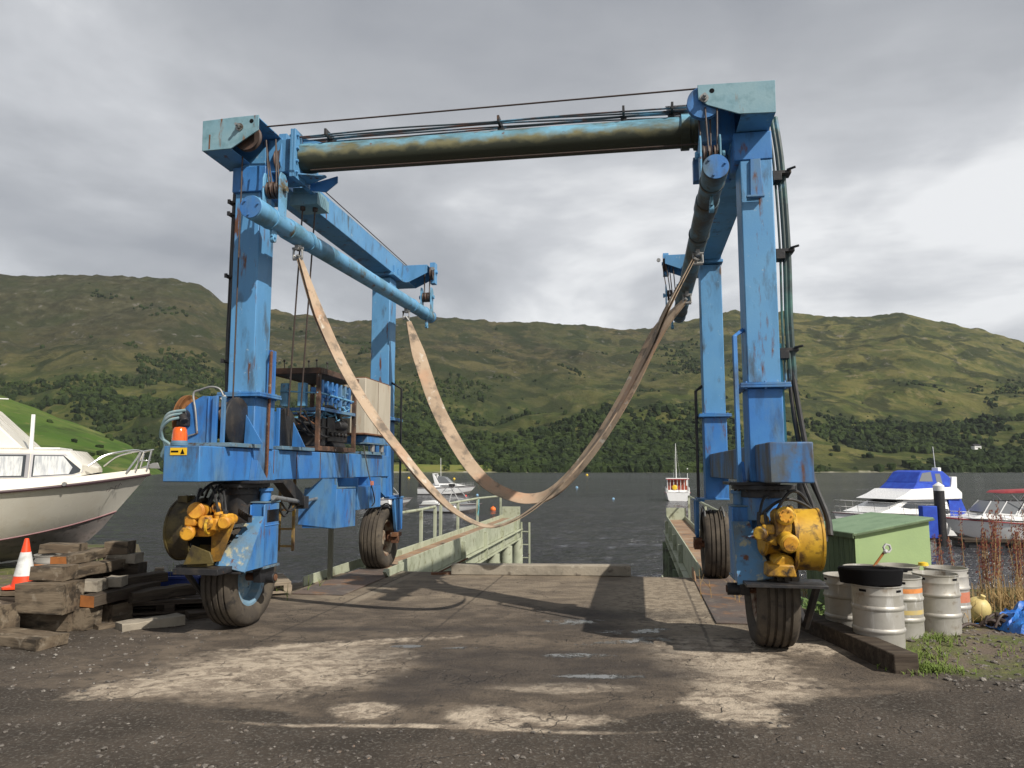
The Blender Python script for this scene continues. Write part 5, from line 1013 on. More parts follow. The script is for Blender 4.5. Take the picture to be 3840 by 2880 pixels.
# ================================================================ RIGHT BANK
kb = MB(); kb.box(-.10, .10, -1.05, 1.05, -.05, .145)
kb.build('kerb_timber', M['woodd'], None, .012, loc=(2.945, 7.02, 0), rotz=R_(4.0), label='dark timber kerb between the right front tyre and the kegs', category='timber')
KM = MATS
def keg(x, y, rot, label, bands=(), z=0, h=.56, r=.205):
    t = thing('beer_keg', label, 'keg', (x, y, z), rot, 'metal kegs standing in a cluster by the green bin')
    pr = [(.0, .03), (r*.80, .03), (r*.93, .0), (r*.95, .012), (r*.94, .05), (r*.955, .075), (r*.955, .165)]
    for zc in (.19, .375): pr += [(r*.96, zc-.022), (r*.995, zc-.012), (r*1.01, zc), (r*.995, zc+.012), (r*.96, zc+.022)]
    pr += [(r*.955, .46), (r*.95, .475), (r*.965, .485), (r*.965, .49), (r*.955, .495), (r*.955, .545), (r*.985, .553), (r*.985, .562), (r*.93, .562), (r*.92, .545), (r*.91, .50), (r*.75, .475), (r*.3, .465), (.0, .465)]
    f = MB(); f.lathe(pr, (0,0,0), (0,0,1), 48); f.build('shell', M['alu'], t)
    f = MB(); f.cyl((0,0,.46), (0,0,.50), .035, 18); f.cyl((0,0,.50), (0,0,.512), .022, 14); f.build('valve', M['steel'], t, .002)
    for k in range(4):
        a = k*math.pi/2+.35; f = MB()
        vs_ = []
        for j in range(7):
            aa = a+(j-3)*.055
            vs_ += [(r*.958*math.cos(aa)*1.002, r*.958*math.sin(aa)*1.002, .512), (r*.958*math.cos(aa)*1.002, r*.958*math.sin(aa)*1.002, .532)]
        f.add(vs_, [(j*2, j*2+2, j*2+3, j*2+1) for j in range(6)]); f.build('hand_hole', M['dark'], t)
    for m_, z0, z1 in bands:
        f = MB(); f.lathe([(r*.962, z0), (r*.962, z1)], (0,0,0), (0,0,1), 48)
        f.f = f.f[:-2]; f.mi = f.mi[:-2]; f.build('label_band', M[m_], t)
    return t
keg(3.17, 6.72, .2, 'nearest dull keg, with the black trough on top of it', r=.212)
keg(3.16, 7.30, 1.2, 'dark keg in the shade, leftmost of the cluster')
keg(3.62, 7.92, .5, 'keg at the back beneath the wooden handle, mostly hidden by the black trough')
keg(3.60, 7.20, .9, 'keg with an orange label squeezed behind the nearest keg', (('kband', .43, .47), ('kyel', .24, .28)))
keg(4.06, 7.40, 0.1, 'scuffed keg without any label on the right side of the cluster')
keg(4.40, 7.82, 2.1, 'keg with a salmon pink band, furthest right of the cluster', (('kred', .24, .34),))
keg(4.02, 8.02, 2.6, 'keg in the middle of the back row, just its rim showing')
# black rubber trough
f = MB(); f.lathe([(.0, .03), (.20, .03), (.235, .125), (.25, .135), (.262, .12), (.245, .0), (.21, -.0), (.0, -.0)], (0,0,0), (0,0,1), 40)
tr_ = f.build('rubber_trough', M['dark'], None, 0, loc=(3.13, 6.74, .563), rot=(R_(-3), R_(2), .3), label='round black trough resting on top of the nearest keg', category='trough')
f = MB(); f.prism([(.2, .09), (.40, .05), (.46, .02), (.44, -.03), (.36, -.05), (.2, -.11)], 2, .105, .125); f.build('spout', M['dark'], tr_, .004)
# yellow cap on a keg at the back
f = MB(); f.lathe([(.0, 0), (.05, 0), (.045, .03), (.0, .04)], (0,0,0), (0,0,1), 20); f.build('yellow_cap', M['by'], None, 0, loc=(4.25, 7.96, .562), label='small yellow cap on the rim of the keg with the pink band', category='cap')
# the low green bin
bn = thing('storage_bin', 'low pale green storage bin with a sloping felt lid behind the kegs', 'storage bin', (3.72, 8.3, .0), R_(10))
W_, D_ = .90, 1.0
f = MB(); f.prism([(0, 0), (W_, 0), (W_, .99), (0, .84)], 1, 0, .02); f.build('front_panel', M['shed'], bn, .003)
f = MB(); f.prism([(0, 0), (W_, 0), (W_, .99), (0, .84)], 1, D_-.02, D_); f.build('back_panel', M['shed'], bn, .003)
f = MB()
for i in range(10): f.box(-.012, .0+.006*(i % 2)-.001, .022+i*.0956, .022+(i+1)*.0956-.006, 0, .835)
f.box(.001, .012, .021, D_-.021, 0, .832); f.build('side_board', M['shedd'], bn, .002)
f = MB(); f.box(W_-.015, W_, .021, D_-.021, 0, .98); f.build('side_panel', M['shed'], bn, .002)
f = MB(); f.prism([(-.05, .842), (W_+.03, 1.0), (W_+.03, 1.025), (-.05, .867)], 1, -.04, D_+.04); ld_ = f.build('lid', M['sroof'], bn, .004)
f = MB(); f.prism([(-.055, .835), (W_+.032, .992), (W_+.032, 1.012), (-.055, .855)], 1, -.052, -.042); f.box(-.066, -.052, -.045, D_+.045, .81, .862); f.build('lid_trim', M['shedd'], ld_, .002)
f = MB(); f.box(-.018, .03, -.008, -.001, 0, .835); f.build('corner_strip', M['shed'], bn, .002)
# spade leaning
sp_ = thing('spade', 'wooden handled spade leaning on the green bin', 'spade', (3.70, 7.98, .47), 0)
f = MB(); f.tube([(-.20, -.02, -.22), (.21, .09, .22)], .013, 8); f.build('shaft', M['woodo'], sp_)
f = MB(); c_ = Vector((.245, .10, .255)); f.lathe([(.035, -.012), (.052, -.012), (.052, .012), (.035, .012)], c_, (.2, -1, .1), 6, True); f.cyl(c_-Vector((.045, .04, .04)), c_-Vector((.02, .02, .02)), .02, 8); f.build('grip', M['greyp'], sp_, .003)
# gangway step
g_ = thing('gangway_ladder', 'short aluminium ladder lying behind the right front tyre', 'ladder', (3.0, 8.35, .02), R_(15))
for y_ in (-.16, .16): f = MB(); f.box(-.28, .30, y_-.012, y_+.012, .0, .05) if y_ < 0 else f.box(-.28, .38, y_-.012, y_+.012, .0, .05); f.build('rail', M['steel'], g_, .002)
for k in range(6): f = MB(); f.box(-.25+k*.1, -.22+k*.1, -.147, .147, .015, .04); f.build('rung', M['alu'], g_, .002)
# yellow float and blue one
f = MB(); f.lathe([(.12*math.sin(math.pi*i/12)+.002, -.13*math.cos(math.pi*i/12)) for i in range(13)], (0,0,0), (0,0,1), 24); f.cyl((0,0,.12), (0,0,.165), .025, 10)
f.build('mooring_float', M['fend'], None, 0, loc=(4.78, 7.96, .12), rot=(.4, .2, 0), label='dull yellow float lying between the kegs and the reeds', category='float')
f = MB(); f.lathe([(.09*math.sin(math.pi*i/12)+.002, -.1*math.cos(math.pi*i/12)) for i in range(13)], (0,0,0), (0,0,1), 20); f.build('mooring_float', M['bb'], None, 0, loc=(4.60, 8.05, .24), rot=(.4, .2, 0), label='pale blue float tucked behind the keg with the pink band', category='float')
# blue tarpaulin, crumpled
def crumple(name, cx, cy, lx, ly, hgt, m, label, cat, seed):
    rr = 34; vs_ = []; fs_ = []
    for j in range(rr):
        for i in range(rr*2):
            u = i/(rr*2-1)*2-1; v_ = j/(rr-1)*2-1; e_ = max(0, 1-(abs(u)**2.5+abs(v_)**2.5))**.5
            x = u*lx+.10*fb(u*2, v_*2, seed+3); y = v_*ly+.08*fb(u*2, v_*2, seed+7)
            z = e_*hgt*(.45+.9*abs(fb(u*2.2, v_*2.4, seed, 3)))+.06*abs(fb(u*6, v_*5, seed+1, 3))*(e_ > 0)+.01
            vs_.append((x, y, z))
    n_ = rr*2
    fs_ = [(j*n_+i, j*n_+i+1, (j+1)*n_+i+1, (j+1)*n_+i) for j in range(rr-1) for i in range(n_-1)]
    f = MB(); f.add(vs_, fs_); return f.build(name, m, None, 0, ang=28, loc=(cx, cy, 0), rotz=.15, label=label, category=cat)
crumple('tarpaulin', 5.50, 7.50, .80, .44, .40, M['tarp'], 'crumpled blue tarpaulin on the ground at the right edge', 'tarpaulin', 4.)
f = MB(); rnd = random.Random(11)
for k in range(16):
    p0 = Vector((rnd.uniform(-.35, .3), rnd.uniform(-.2, .2), .03)); p1 = p0+Vector((rnd.uniform(-.3, .3), rnd.uniform(-.2, .2), rnd.uniform(0, .03))); f.tube(arc(p0, p1, rnd.uniform(.03, .12), 8), rnd.uniform(.012, .022), 6)
f.build('rope_heap', M['rope'], None, 0, loc=(4.88, 7.55, 0), label='heap of dark old rope in front of the yellow float', category='rope', kind='stuff')
# reeds and docks on the bank (stuff) -----------------------------------------
def stalks(name, spots, m, label, seed, head=None, cat='plants'):
    f = MB(); rr = random.Random(seed)
    for (x, y, n_, sx, sy, h0, h1) in spots:
        for k in range(n_):
            px_, py_ = x+rr.gauss(0, sx), y+rr.gauss(0, sy); hh_ = rr.uniform(h0, h1); z0 = min(0, gz(px_, py_)); lx, ly = rr.gauss(0, .06)*hh_, rr.gauss(0, .06)*hh_
            f.mset(0); f.tube([(px_, py_, z0-.05), (px_+lx*.5, py_+ly*.5, z0+hh_*.5), (px_+lx, py_+ly, z0+hh_)], .004, 3, False, [.005, .004, .002])
            if head:
                f.mset(1)
                for q_ in range(int(70*hh_)):
                    t_ = rr.uniform(.35, 1.0); wd_ = .055*(1.15-t_)+.012; an = rr.uniform(0, 6.28); d_ = Vector((math.cos(an), math.sin(an), 0))*rr.uniform(.2, 1)*wd_; c_ = Vector((px_+lx*t_, py_+ly*t_, z0+hh_*t_))+d_; s_ = rr.uniform(.007, .014)
                    f.add([c_+Vector((-s_, 0, -s_)), c_+Vector((s_, s_, -s_*.5)), c_+Vector((0, -s_*.4, s_*1.3))], [(0, 1, 2)])
            else:
                f.mset(0)
                for q_ in range(3):
                    t_ = rr.uniform(.1, .6); an = rr.uniform(0, 6.28); L_ = min(rr.uniform(.1, .25), hh_*1.1); b_ = Vector((px_+lx*t_, py_+ly*t_, z0+hh_*t_)); d_ = Vector((math.cos(an)*L_, math.sin(an)*L_, L_*.7)); sd = d_.cross(Vector((0,0,1))).normalized()*.005
                    f.add([b_-sd, b_+sd, b_+d_], [(0, 1, 2)])
    return f.build(name, [m, head] if head else m, None, 0, label=label, category=cat, kind='stuff')
stalks('dock_plants', [(5.45, 8.75, 16, .10, .2, .75, 1.12), (5.85, 8.65, 20, .09, .2, .8, 1.2), (4.75, 9.0, 8, .10, .15, .6, .95), (5.1, 8.9, 6, .1, .2, .4, .8), (6.15, 8.7, 9, .07, .2, .6, 1.0), (6.6, 9.2, 14, .2, .3, .6, .9)], M['straw'], 'russet dock seed heads standing along the bank at the right', 5, M['dock'])
stalks('dry_grass', [(5.4, 8.5, 240, .6, .35, .12, .40), (6.6, 8.6, 200, .7, .4, .12, .42), (4.5, 8.6, 40, .25, .2, .12, .35), (3.3, 9.3, 60, .5, .3, .15, .4)], M['straw'], 'dry yellow grass around the dock plants on the bank', 6, cat='grass')
stalks('green_grass', [(3.40, 6.5, 60, .12, .12, .03, .07), (3.22, 6.12, 260, .13, .08, .02, .055), (3.78, 6.98, 80, .10, .08, .04, .09), (4.9, 6.6, 200, .55, .2, .02, .05), (-4.6, 9.3, 120, .6, .4, .1, .35), (-3.9, 9.8, 90, .6, .3, .1, .35), (4.3, 8.5, 50, .12, .1, .2, .6), (-5.05, 8.0, 40, .15, .2, .1, .3)], M['grass'], 'green grass tufts around the kegs and behind the timbers', 8, cat='grass')
# leafy weeds behind the tyre
f = MB(); rr = random.Random(4)
for k in range(260):
    c_ = Vector((3.0+rr.gauss(0, .16), 7.95+rr.gauss(0, .16), rr.uniform(.02, .22))); u = Vector((rr.gauss(0, 1), rr.gauss(0, 1), rr.gauss(0, .5))).normalized()*rr.uniform(.02, .05); v_ = u.orthogonal().normalized()*.018; f.add([c_-u, c_+v_, c_+u, c_-v_], [(0, 1, 2, 3)])
f.build('weeds', M['leaf'], None, 0, label='low leafy weeds behind the kerb timber by the shaded keg', category='weeds', kind='stuff')

# ================================================================ LEFT BANK: TIMBERS
rndT = random.Random(21)
def baulk(x, y, z, Lx, w_, h_, yaw, m, label, end=None, tilt=0, cat='timber', group='loose timber baulks piled beside the hoist', name='timber_baulk'):
    """length along local x"""
    f = MB(); nx_ = max(2, int(Lx/.12)); vs_ = []; 
    ring = [(-w_/2, 0), (w_/2, 0), (w_/2, h_), (-w_/2, h_)]
    for i in range(nx_+1):
        t_ = -Lx/2+Lx*i/nx_
        for (yy, zz_) in ring: vs_.append((t_+(rndT.uniform(-.008, .008) if i in (0, nx_) else 0), yy+rndT.uniform(-.009, .009), zz_+rndT.uniform(-.008, .008)))
    fs_ = [(i*4+k, i*4+(k+1) % 4, (i+1)*4+(k+1) % 4, (i+1)*4+k) for i in range(nx_) for k in range(4)]
    f.add(vs_, fs_); f.mset(1 if end else 0); f.add(vs_[:4], [(0, 1, 2, 3)]); f.add(vs_[-4:], [(3, 2, 1, 0)])
    return f.build(name, [M[m], M[end]] if end else M[m], None, .008, loc=(x, y, z), rot=(0, tilt, R_(yaw)), label=label, category=cat, group=group) if group else f.build(name, [M[m], M[end]] if end else M[m], None, .008, loc=(x, y, z), rot=(0, tilt, R_(yaw)), label=label, category=cat)
T = baulk
def B(nx_, ny_, z, Lx, w_, h_, yaw, m, label, **k):
    """near end centre at (nx_, ny_), running away along yaw"""
    a = R_(yaw); return baulk(nx_+math.cos(a)*Lx/2, ny_+math.sin(a)*Lx/2, z, Lx, w_, h_, yaw, m, label, **k)
T(-4.53, 7.02, 0, 1.10, .32, .095, -22, 'wood', 'flat split baulk lying nearest the camera in the bottom left corner')
T(-4.49, 7.60, 0, .52, .30, .19, -6, 'wood', 'thick sawn block standing behind the flat split baulk')
T(-4.45, 7.46, .195, .46, .34, .28, -4, 'wood', 'big squat block with rounded edges resting above the thick sawn block')
T(-4.48, 7.55, .48, .32, .26, .13, -3, 'wood', 'small dark block on top of the big squat block')
T(-5.02, 7.18, 0, .62, .50, .30, -16, 'wood', 'large block cut off by the left edge of the picture')
T(-5.0, 7.75, .31, .60, .34, .055, -5, 'wood', 'thin board under the traffic cone')
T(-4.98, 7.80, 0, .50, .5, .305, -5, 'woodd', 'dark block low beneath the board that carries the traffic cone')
B(-4.20, 7.48, 0, .24, .20, .21, 84, 'wood', 'squared baulk end on the ground left of the kerb stone')
B(-4.13, 7.86, 0, .26, .20, .19, 70, 'wood', 'short block behind the squared baulk end, below the orange ended baulk')
B(-4.13, 7.52, .215, 1.0, .15, .115, 79, 'woodd', 'dark baulk with a bright orange end, lower of the two orange ended ones', end='woodo')
B(-3.98, 8.02, .18, .72, .20, .105, 56, 'woodd', 'dark baulk lying across the pallet left of the blue crate')
T(-4.23, 7.78, .335, .20, .26, .11, 6, 'concr', 'pale grey block in the middle of the stack under the long sleeper')
T(-4.13, 8.05, .335, .16, .22, .10, 12, 'concr', 'small pale block right of the pale grey block in the stack')
B(-4.52, 7.60, .45, 1.15, .20, .11, 84, 'wood', 'long grey sleeper pointing away across the middle of the stack')
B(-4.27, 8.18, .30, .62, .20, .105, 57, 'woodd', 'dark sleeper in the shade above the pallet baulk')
B(-4.62, 7.84, .565, .95, .17, .105, 90, 'wood', 'upper baulk with an orange end pointing at the camera, right of the cone', end='woodo')
T(-4.40, 8.72, .50, .34, .24, .10, 3, 'concr', 'pale broken block near the top of the stack')
T(-4.44, 8.70, .605, .25, .22, .13, 4, 'wood', 'pale brown sawn block at the very top of the stack')
T(-4.93, 8.45, .64, .40, .24, .10, 6, 'wood', 'grey block balanced on the keg behind the cone')
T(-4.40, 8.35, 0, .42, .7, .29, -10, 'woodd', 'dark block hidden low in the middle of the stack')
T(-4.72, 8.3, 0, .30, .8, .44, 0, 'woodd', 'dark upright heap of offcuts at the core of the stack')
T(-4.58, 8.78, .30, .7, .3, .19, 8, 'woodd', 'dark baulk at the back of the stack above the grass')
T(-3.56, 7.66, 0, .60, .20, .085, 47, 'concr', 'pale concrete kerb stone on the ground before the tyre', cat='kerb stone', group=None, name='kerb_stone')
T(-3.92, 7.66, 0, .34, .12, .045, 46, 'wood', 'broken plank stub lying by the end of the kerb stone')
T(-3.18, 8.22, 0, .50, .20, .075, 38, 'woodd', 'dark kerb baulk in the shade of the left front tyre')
def pallet(x, y, z, yaw, label, m='woodd'):
    t = thing('pallet', label, 'pallet', (x, y, z), R_(yaw), 'wooden pallets lying around the timbers')
    for k in range(5): f = MB(); f.box(-.5, .5, -.4+k*.17, -.28+k*.17, .115, .137); f.build('deck_board', M[m], t, .002)
    for yy in (-.36, 0, .34):
        f = MB(); f.box(-.5, .5, yy-.045, yy+.045, 0, .02)
        f.box(-.5, .5, yy-.04, yy+.04, .093, .113); f.build('bearer', M[m], t, .002)
        for xx in (-.46, 0, .46): f = MB(); f.box(xx-.05, xx+.05, yy-.045, yy+.045, .021, .092); f.build('block', M[m], t, .002)
    return t
pallet(-3.72, 8.55, .04, 16, 'dark pallet carrying the shaded sleepers beside the blue crate')
pallet(-3.50, 8.85, .02, 24, 'pallet low on the ground between the blue crate and the left tyre')
pallet(-3.36, 9.75, .03, 24, 'pale pallet showing to the right of the left front tyre', 'woodp')
def crate(x, y, z, yaw, label, sx=.62, sy=.42, sz=.24):
    t = thing('plastic_crate', label, 'crate', (x, y, z), R_(yaw), 'blue plastic crates behind the left front tyre')
    f = MB()
    for s_ in (-1, 1): f.box(-sx/2, sx/2, s_*sy/2-.008, s_*sy/2+.008, 0, sz); 
    for s_ in (-1, 1): f.box(s_*sx/2-.008, s_*sx/2+.008, -sy/2+.009, sy/2-.009, 0, sz)
    f.box(-sx/2+.009, sx/2-.009, -sy/2+.009, sy/2-.009, .004, .02); f.build('wall', M['bcrate'], t, .003)
    f = MB()
    for s_ in (-1, 1): f.box(-sx/2-.02, sx/2+.02, s_*(sy/2+.012)-.012, s_*(sy/2+.012)+.012, sz-.03, sz+.003)
    for s_ in (-1, 1): f.box(s_*(sx/2+.012)-.01, s_*(sx/2+.012)+.01, -sy/2, sy/2, sz-.03, sz+.002)
    f.build('rim', M['bcrate'], t, .003)
    return t
crate(-4.05, 9.25, .06, 10, 'blue crate standing left of the motor platform stay'); crate(-3.40, 9.40, .06, 8, 'blue crate partly behind the left front tyre')
f = MB(); f.box(-.05, .05, -.06, .06, 0, .10); f.build('wood_offcut', M['woodp'], None, .006, loc=(-4.15, 9.07, .30), rotz=.4, label='small pale offcut lying on the rim of the left blue crate', category='offcut')
# cone
cn = thing('traffic_cone', 'orange and white traffic cone standing on the timber stack', 'traffic cone', (-4.90, 7.75, .372), .2)
def conr(z): return .115-.095*z/.48
f = MB(); f.lathe([(conr(.02), .02), (conr(.47), .47), (.018, .485), (0, .486)], n=32); f.build('cone_body', M['conr'], cn)
f = MB(); f.lathe([(conr(.12)+.002, .12), (conr(.35)+.002, .35)], n=32); f.build('reflective_sleeve', M['conw'], cn)
f = MB(); f.prism([(-.13, -.15), (.13, -.15), (.15, -.13), (.15, .13), (.13, .15), (-.13, .15), (-.15, .13), (-.15, -.13)], 2, 0, .025); f.build('cone_base', M['conr'], cn, .004)
# keg in the timber
k_ = keg(-5.05, 8.50, .3, 'keg half buried in the timber stack behind the cone', (('kband', .43, .47),)); del k_['group']
k_.location.z = .06
# ================================================================ CABIN CRUISER ON THE LEFT BANK
def hull(L, B, sheer, chine, keel, flare=.82, n=26, fine=2.2, stem=.0, bowz=None, cw=.86):
    """x from 0 (stern) to L (bow); functions of t give heights. returns MBs: topsides, bottom"""
    top, bot, secs = MB(), MB(), []
    for i in range(n+1):
        t = i/n; hb = B/2*(1-max(0, (t-.35)/.65)**fine); hb = max(hb, .012); hb *= (.90+.10*min(1, t*4))
        cz, kz, sz = chine(t), keel(t), sheer(t); cb_ = hb*(cw-(.50*max(0, (t-.55)/.45)**1.2)); cb_ = max(cb_, .01)
        x = t*L; xs_ = x; xc = x-(stem*max(0, (t-.5)/.5)**2)*.55; xk = x-stem*max(0, (t-.5)/.5)**2
        secs.append((xs_, xc, xk, hb, cb_, sz, cz, kz))
    def rows(f): return [[f(s, sg) for s in secs] for sg in (-1, 1)]
    for sg in (-1, 1):
        vt = []; m = 7
        for (xs_, xc, xk, hb, cb_, sz, cz, kz) in secs:
            for j in range(m):
                u = j/(m-1); ease = u**.8*.9+.1*u; y = cb_+(hb-cb_)*(u**flare); vt.append((xc+(xs_-xc)*u, sg*y, cz+(sz-cz)*u))
        fs_ = [(i*m+j, (i+1)*m+j, (i+1)*m+j+1, i*m+j+1) for i in range(len(secs)-1) for j in range(m-1)]
        if sg > 0: fs_ = [q_[::-1] for q_ in fs_]
        top.add(vt, fs_)
        vb_ = []
        for (xs_, xc, xk, hb, cb_, sz, cz, kz) in secs: vb_ += [(xk, 0, kz), ((xk+xc)/2, sg*cb_*.55, kz+(cz-kz)*.42), (xc, sg*cb_, cz)]
        fs_ = [(i*3+j, (i+1)*3+j, (i+1)*3+j+1, i*3+j+1) for i in range(len(secs)-1) for j in range(2)]
        if sg > 0: fs_ = [q_[::-1] for q_ in fs_]
        bot.add(vb_, fs_)
    # transom and deck
    s = secs[0]; top.add([(0, -s[3], s[5]), (0, s[3], s[5]), (0, s[4], s[6]), (0, 0, s[7]), (0, -s[4], s[6])], [(0, 1, 2, 3, 4)])
    dk = MB(); vd = []
    for q_ in secs: vd += [(q_[0], -q_[3], q_[5]), (q_[0], 0, q_[5]+.05*q_[3]), (q_[0], q_[3], q_[5])]
    dk.add(vd, [(i*3+j, (i+1)*3+j, (i+1)*3+j+1, i*3+j+1) for i in range(len(secs)-1) for j in (0, 1)])
    return top, bot, dk, secs
cr_ = thing('cabin_cruiser', 'cream cabin cruiser propped ashore at the left edge with curtained windows', 'boat', (-14.0, 9.93, 0), R_(20))
sheerf = lambda t: 1.10+.38*max(0, t)**4
chf = lambda t: .36+.50*max(0, (t-.35)/.65)**3.2
kf = lambda t: .06+.34*max(0, (t-.6)/.4)**3
top, bot, dk, secs = hull(8.4, 3.1, sheerf, chf, kf, fine=5.2, stem=.85, n=44)
top.build('hull', M['gel'], cr_, ang=60); bot.build('hull_bottom', M['anti'], cr_, ang=60); dk.build('deck', M['gel'], cr_, ang=60)
for nm, mm, idx, r_ in (('rubbing_strake', 'plum', (0, 3, 5), .026), ('chine_stripe', 'pink', (1, 4, 6), .010)):
    for sg in (-1, 1):
        f = MB(); f.tube([(s[idx[0]], sg*(s[idx[1]]+.004), s[idx[2]]-(.02 if idx[2] == 5 else 0)) for s in secs], r_, 6); f.build(nm, M[mm], cr_)
f = MB(); f.tube([(secs[i][2]+.0, 0, secs[i][7]) for i in range(30, 41)], .022, 6); f.build('stem_strip', M['gelw'], cr_)
f = MB(); vs_ = []
for i, s in enumerate(secs):
    hb, z = s[3], s[5]
    for (yy, zz_) in ((-hb, z), (-max(hb-.06, .003), z+.10), (max(hb-.06, .003), z+.10), (hb, z)): vs_.append((s[0], yy, zz_))
f.add(vs_, [(i*4+j, (i+1)*4+j, (i+1)*4+j+1, i*4+j+1) for i in range(len(secs)-1) for j in range(3)]); f.build('gunwale', M['gel'], cr_, ang=40)
def cabin(parent, prof, yb, yt, m, name='cabin', bevel=.02):
    """prof: (x, z) outline of the side, lower pts use yb, upper pts yt"""
    zmin = min(p[1] for p in prof); zmax = max(p[1] for p in prof); f = MB(); n_ = len(prof); vs_ = []
    for sg in (-1, 1):
        for x, z in prof: yy = yb+(yt-yb)*(z-zmin)/(zmax-zmin); vs_.append((x, sg*yy, z))
    fs_ = [tuple(range(n_)), tuple(range(2*n_-1, n_-1, -1))]+[(i, n_+i, n_+(i+1) % n_, (i+1) % n_) for i in range(n_)]
    f.add(vs_, fs_); o_ = f.build(name, M[m], parent, bevel=bevel, ang=30)
    return o_, lambda x, z: yb+(yt-yb)*(z-zmin)/(zmax-zmin)
def panel(parent, poly, yf, m, name, off=.004, th=.006, sides=(-1, 1)):
    for sg in sides:
        f = MB(); n_ = len(poly); v0 = [(x, sg*(yf(x, z)+off), z) for x, z in poly]; v1 = [(x, sg*(yf(x, z)+off-th), z) for x, z in poly]
        fs_ = [tuple(range(n_)), tuple(range(2*n_-1, n_-1, -1))]+[(i, n_+i, n_+(i+1) % n_, (i+1) % n_) for i in range(n_)]
        if sg > 0: fs_ = [q_[::-1] for q_ in fs_]
        f.add(v0+v1, fs_); f.build(name, M[m], parent)
# coachroof: straight sides, drawn in towards the bow from the window bar on
XK = 6.84
def cyw(x, z): return (1.0 if x <= XK else 1.0-.24*(x-XK) if x < 7.53 else .83-4.5*(x-7.53))-(z-1.3)*.16
f = MB(); st_x = [(1.8, 1.20, 1.80), (5.0, 1.22, 1.825), (XK, 1.32, 1.83), (7.28, 1.40, 1.82), (7.34, 1.42, 1.815), (7.52, 1.45, 1.62), (7.66, 1.50, 1.56)]
vs_ = []
for x, zb, zt in st_x: vs_ += [(x, -cyw(x, zb), zb), (x, -cyw(x, zt), zt), (x, -cyw(x, zt)+.12, zt+.03), (x, cyw(x, zt)-.12, zt+.03), (x, cyw(x, zt), zt), (x, cyw(x, zb), zb)]
f.add(vs_, [(i*6+j, (i+1)*6+j, (i+1)*6+j+1, i*6+j+1) for i in range(len(st_x)-1) for j in range(5)]+[(0, 1, 2, 3, 4, 5), tuple((len(st_x)-1)*6+k for k in (5, 4, 3, 2, 1, 0))])
cab = f.build('cabin', M['gel'], cr_, bevel=.012, ang=30)
for (poly, cur) in (([(4.9, 1.42), (6.80, 1.44), (6.80, 1.765), (4.9, 1.76)], [(4.95, 1.435), (6.76, 1.455), (6.76, 1.745), (4.95, 1.745)]), ([(6.89, 1.44), (7.40, 1.475), (7.50, 1.51), (7.51, 1.55), (7.27, 1.765), (6.89, 1.765)], [(6.91, 1.452), (7.36, 1.48), (7.40, 1.58), (7.27, 1.75), (6.91, 1.752)])):
    cx_ = sum(p[0] for p in poly)/len(poly); cz_ = sum(p[1] for p in poly)/len(poly)
    panel(cab, [(cx_+(x-cx_)*1.03+(.02 if x > cx_ else -.02), cz_+(z-cz_)*1.13) for x, z in poly], cyw, 'frame', 'window_frame', .006, .01)
    panel(cab, poly, cyw, 'glass', 'window_pane', .010, .008)
    panel(cab, cur, cyw, 'curtain', 'curtain', .0125, .003)
cabin(cr_, [(3.0, 1.84), (6.70, 1.865), (6.06, 2.50), (5.8, 2.64), (3.0, 2.64)], .70, .60, 'gel', 'wheelhouse')
f = MB(); f.box(6.80, 7.15, -.50, .50, 1.862, 1.89); f.build('roof_hatch', M['white'], cr_, .006)
f = MB(); f.box(6.74, 6.79, -.55, -.50, 1.80, 2.40); f.build('roof_post', M['white'], cr_, .006)
f = MB(); f.tube([(4.8, -.62, 2.66), (6.45, -.66, 2.62)], .010, 6); f.build('aerial', M['white'], cr_)
for sg in (-1, 1):
    f = MB(); f.tube(smoothpath([(7.60, sg*.76, 1.60), (7.80, sg*.66, 1.76), (8.02, sg*.52, 1.83), (8.22, sg*.30, 1.86), (8.26, sg*.26, 1.80), (8.10, sg*.40, 1.50)]), .016, 8); f.build('guard_rail', M['chrome'], cr_)
    f = MB(); f.tube([(8.28, sg*.26, 1.83), (8.22, sg*.26, 1.52)], .014, 8); f.build('guard_rail', M['chrome'], cr_)
f = MB(); f.tube([(8.42, -.05, 1.87), (8.36, -.08, 1.53)], .015, 8); f.tube([(8.28, -.25, 1.84), (8.44, 0, 1.88), (8.28, .25, 1.84)], .012, 8); f.tube([(8.26, -.26, 1.69), (8.40, 0, 1.70), (8.26, .26, 1.69)], .009, 8); f.build('pulpit', M['chrome'], cr_)
f = MB(); f.prism([(8.24, 1.57), (8.56, 1.56), (8.52, 1.66), (8.46, 1.66)], 1, -.04, .04); f.build('bow_roller', M['steel'], cr_, .004)
f = MB(); f.cyl((7.35, -1.10, 1.33), (7.35, -1.02, 1.33), .03, 12); f.build('fuel_cap', M['steel'], cr_)
def hully(x, z):
    i = min(range(len(secs)), key=lambda k: abs(secs[k][0]-x)); s = secs[i]; u = max(0, min(1, (z-s[6])/(s[5]-s[6]))); return s[4]+(s[3]-s[4])*u**.82
pts_ = [(7.85+.016*k, 1.20+.010*k+.028*math.sin(k*1.9)) for k in range(13)]
f = MB(); f.tube([(x, -hully(x, z)-.003, z) for x, z in pts_], .0035, 4); f.build('name_script', M['plum'], cr_)
for i, x in enumerate((1.2, 3.6, 6.0)):
    t = thing('boat_stand', ['dark cradle under the stern of the cream cruiser', 'dark cradle under the middle of the cream cruiser', 'dark cradle under the bow of the cream cruiser'][i], 'boat stand', (-14.0+x*math.cos(R_(20)), 9.93+x*math.sin(R_(20)), -.02), R_(20))
    f = MB(); f.box(-.1, .1, -.8, .8, 0, .10); f.build('bearer', M['woodd'], t, .01)
    for s_ in (-1, 1): f = MB(); f.tube([(0, s_*.95, 0), (0, s_*.85, .45)], .035, 6); f.build('prop', M['rust'], t)
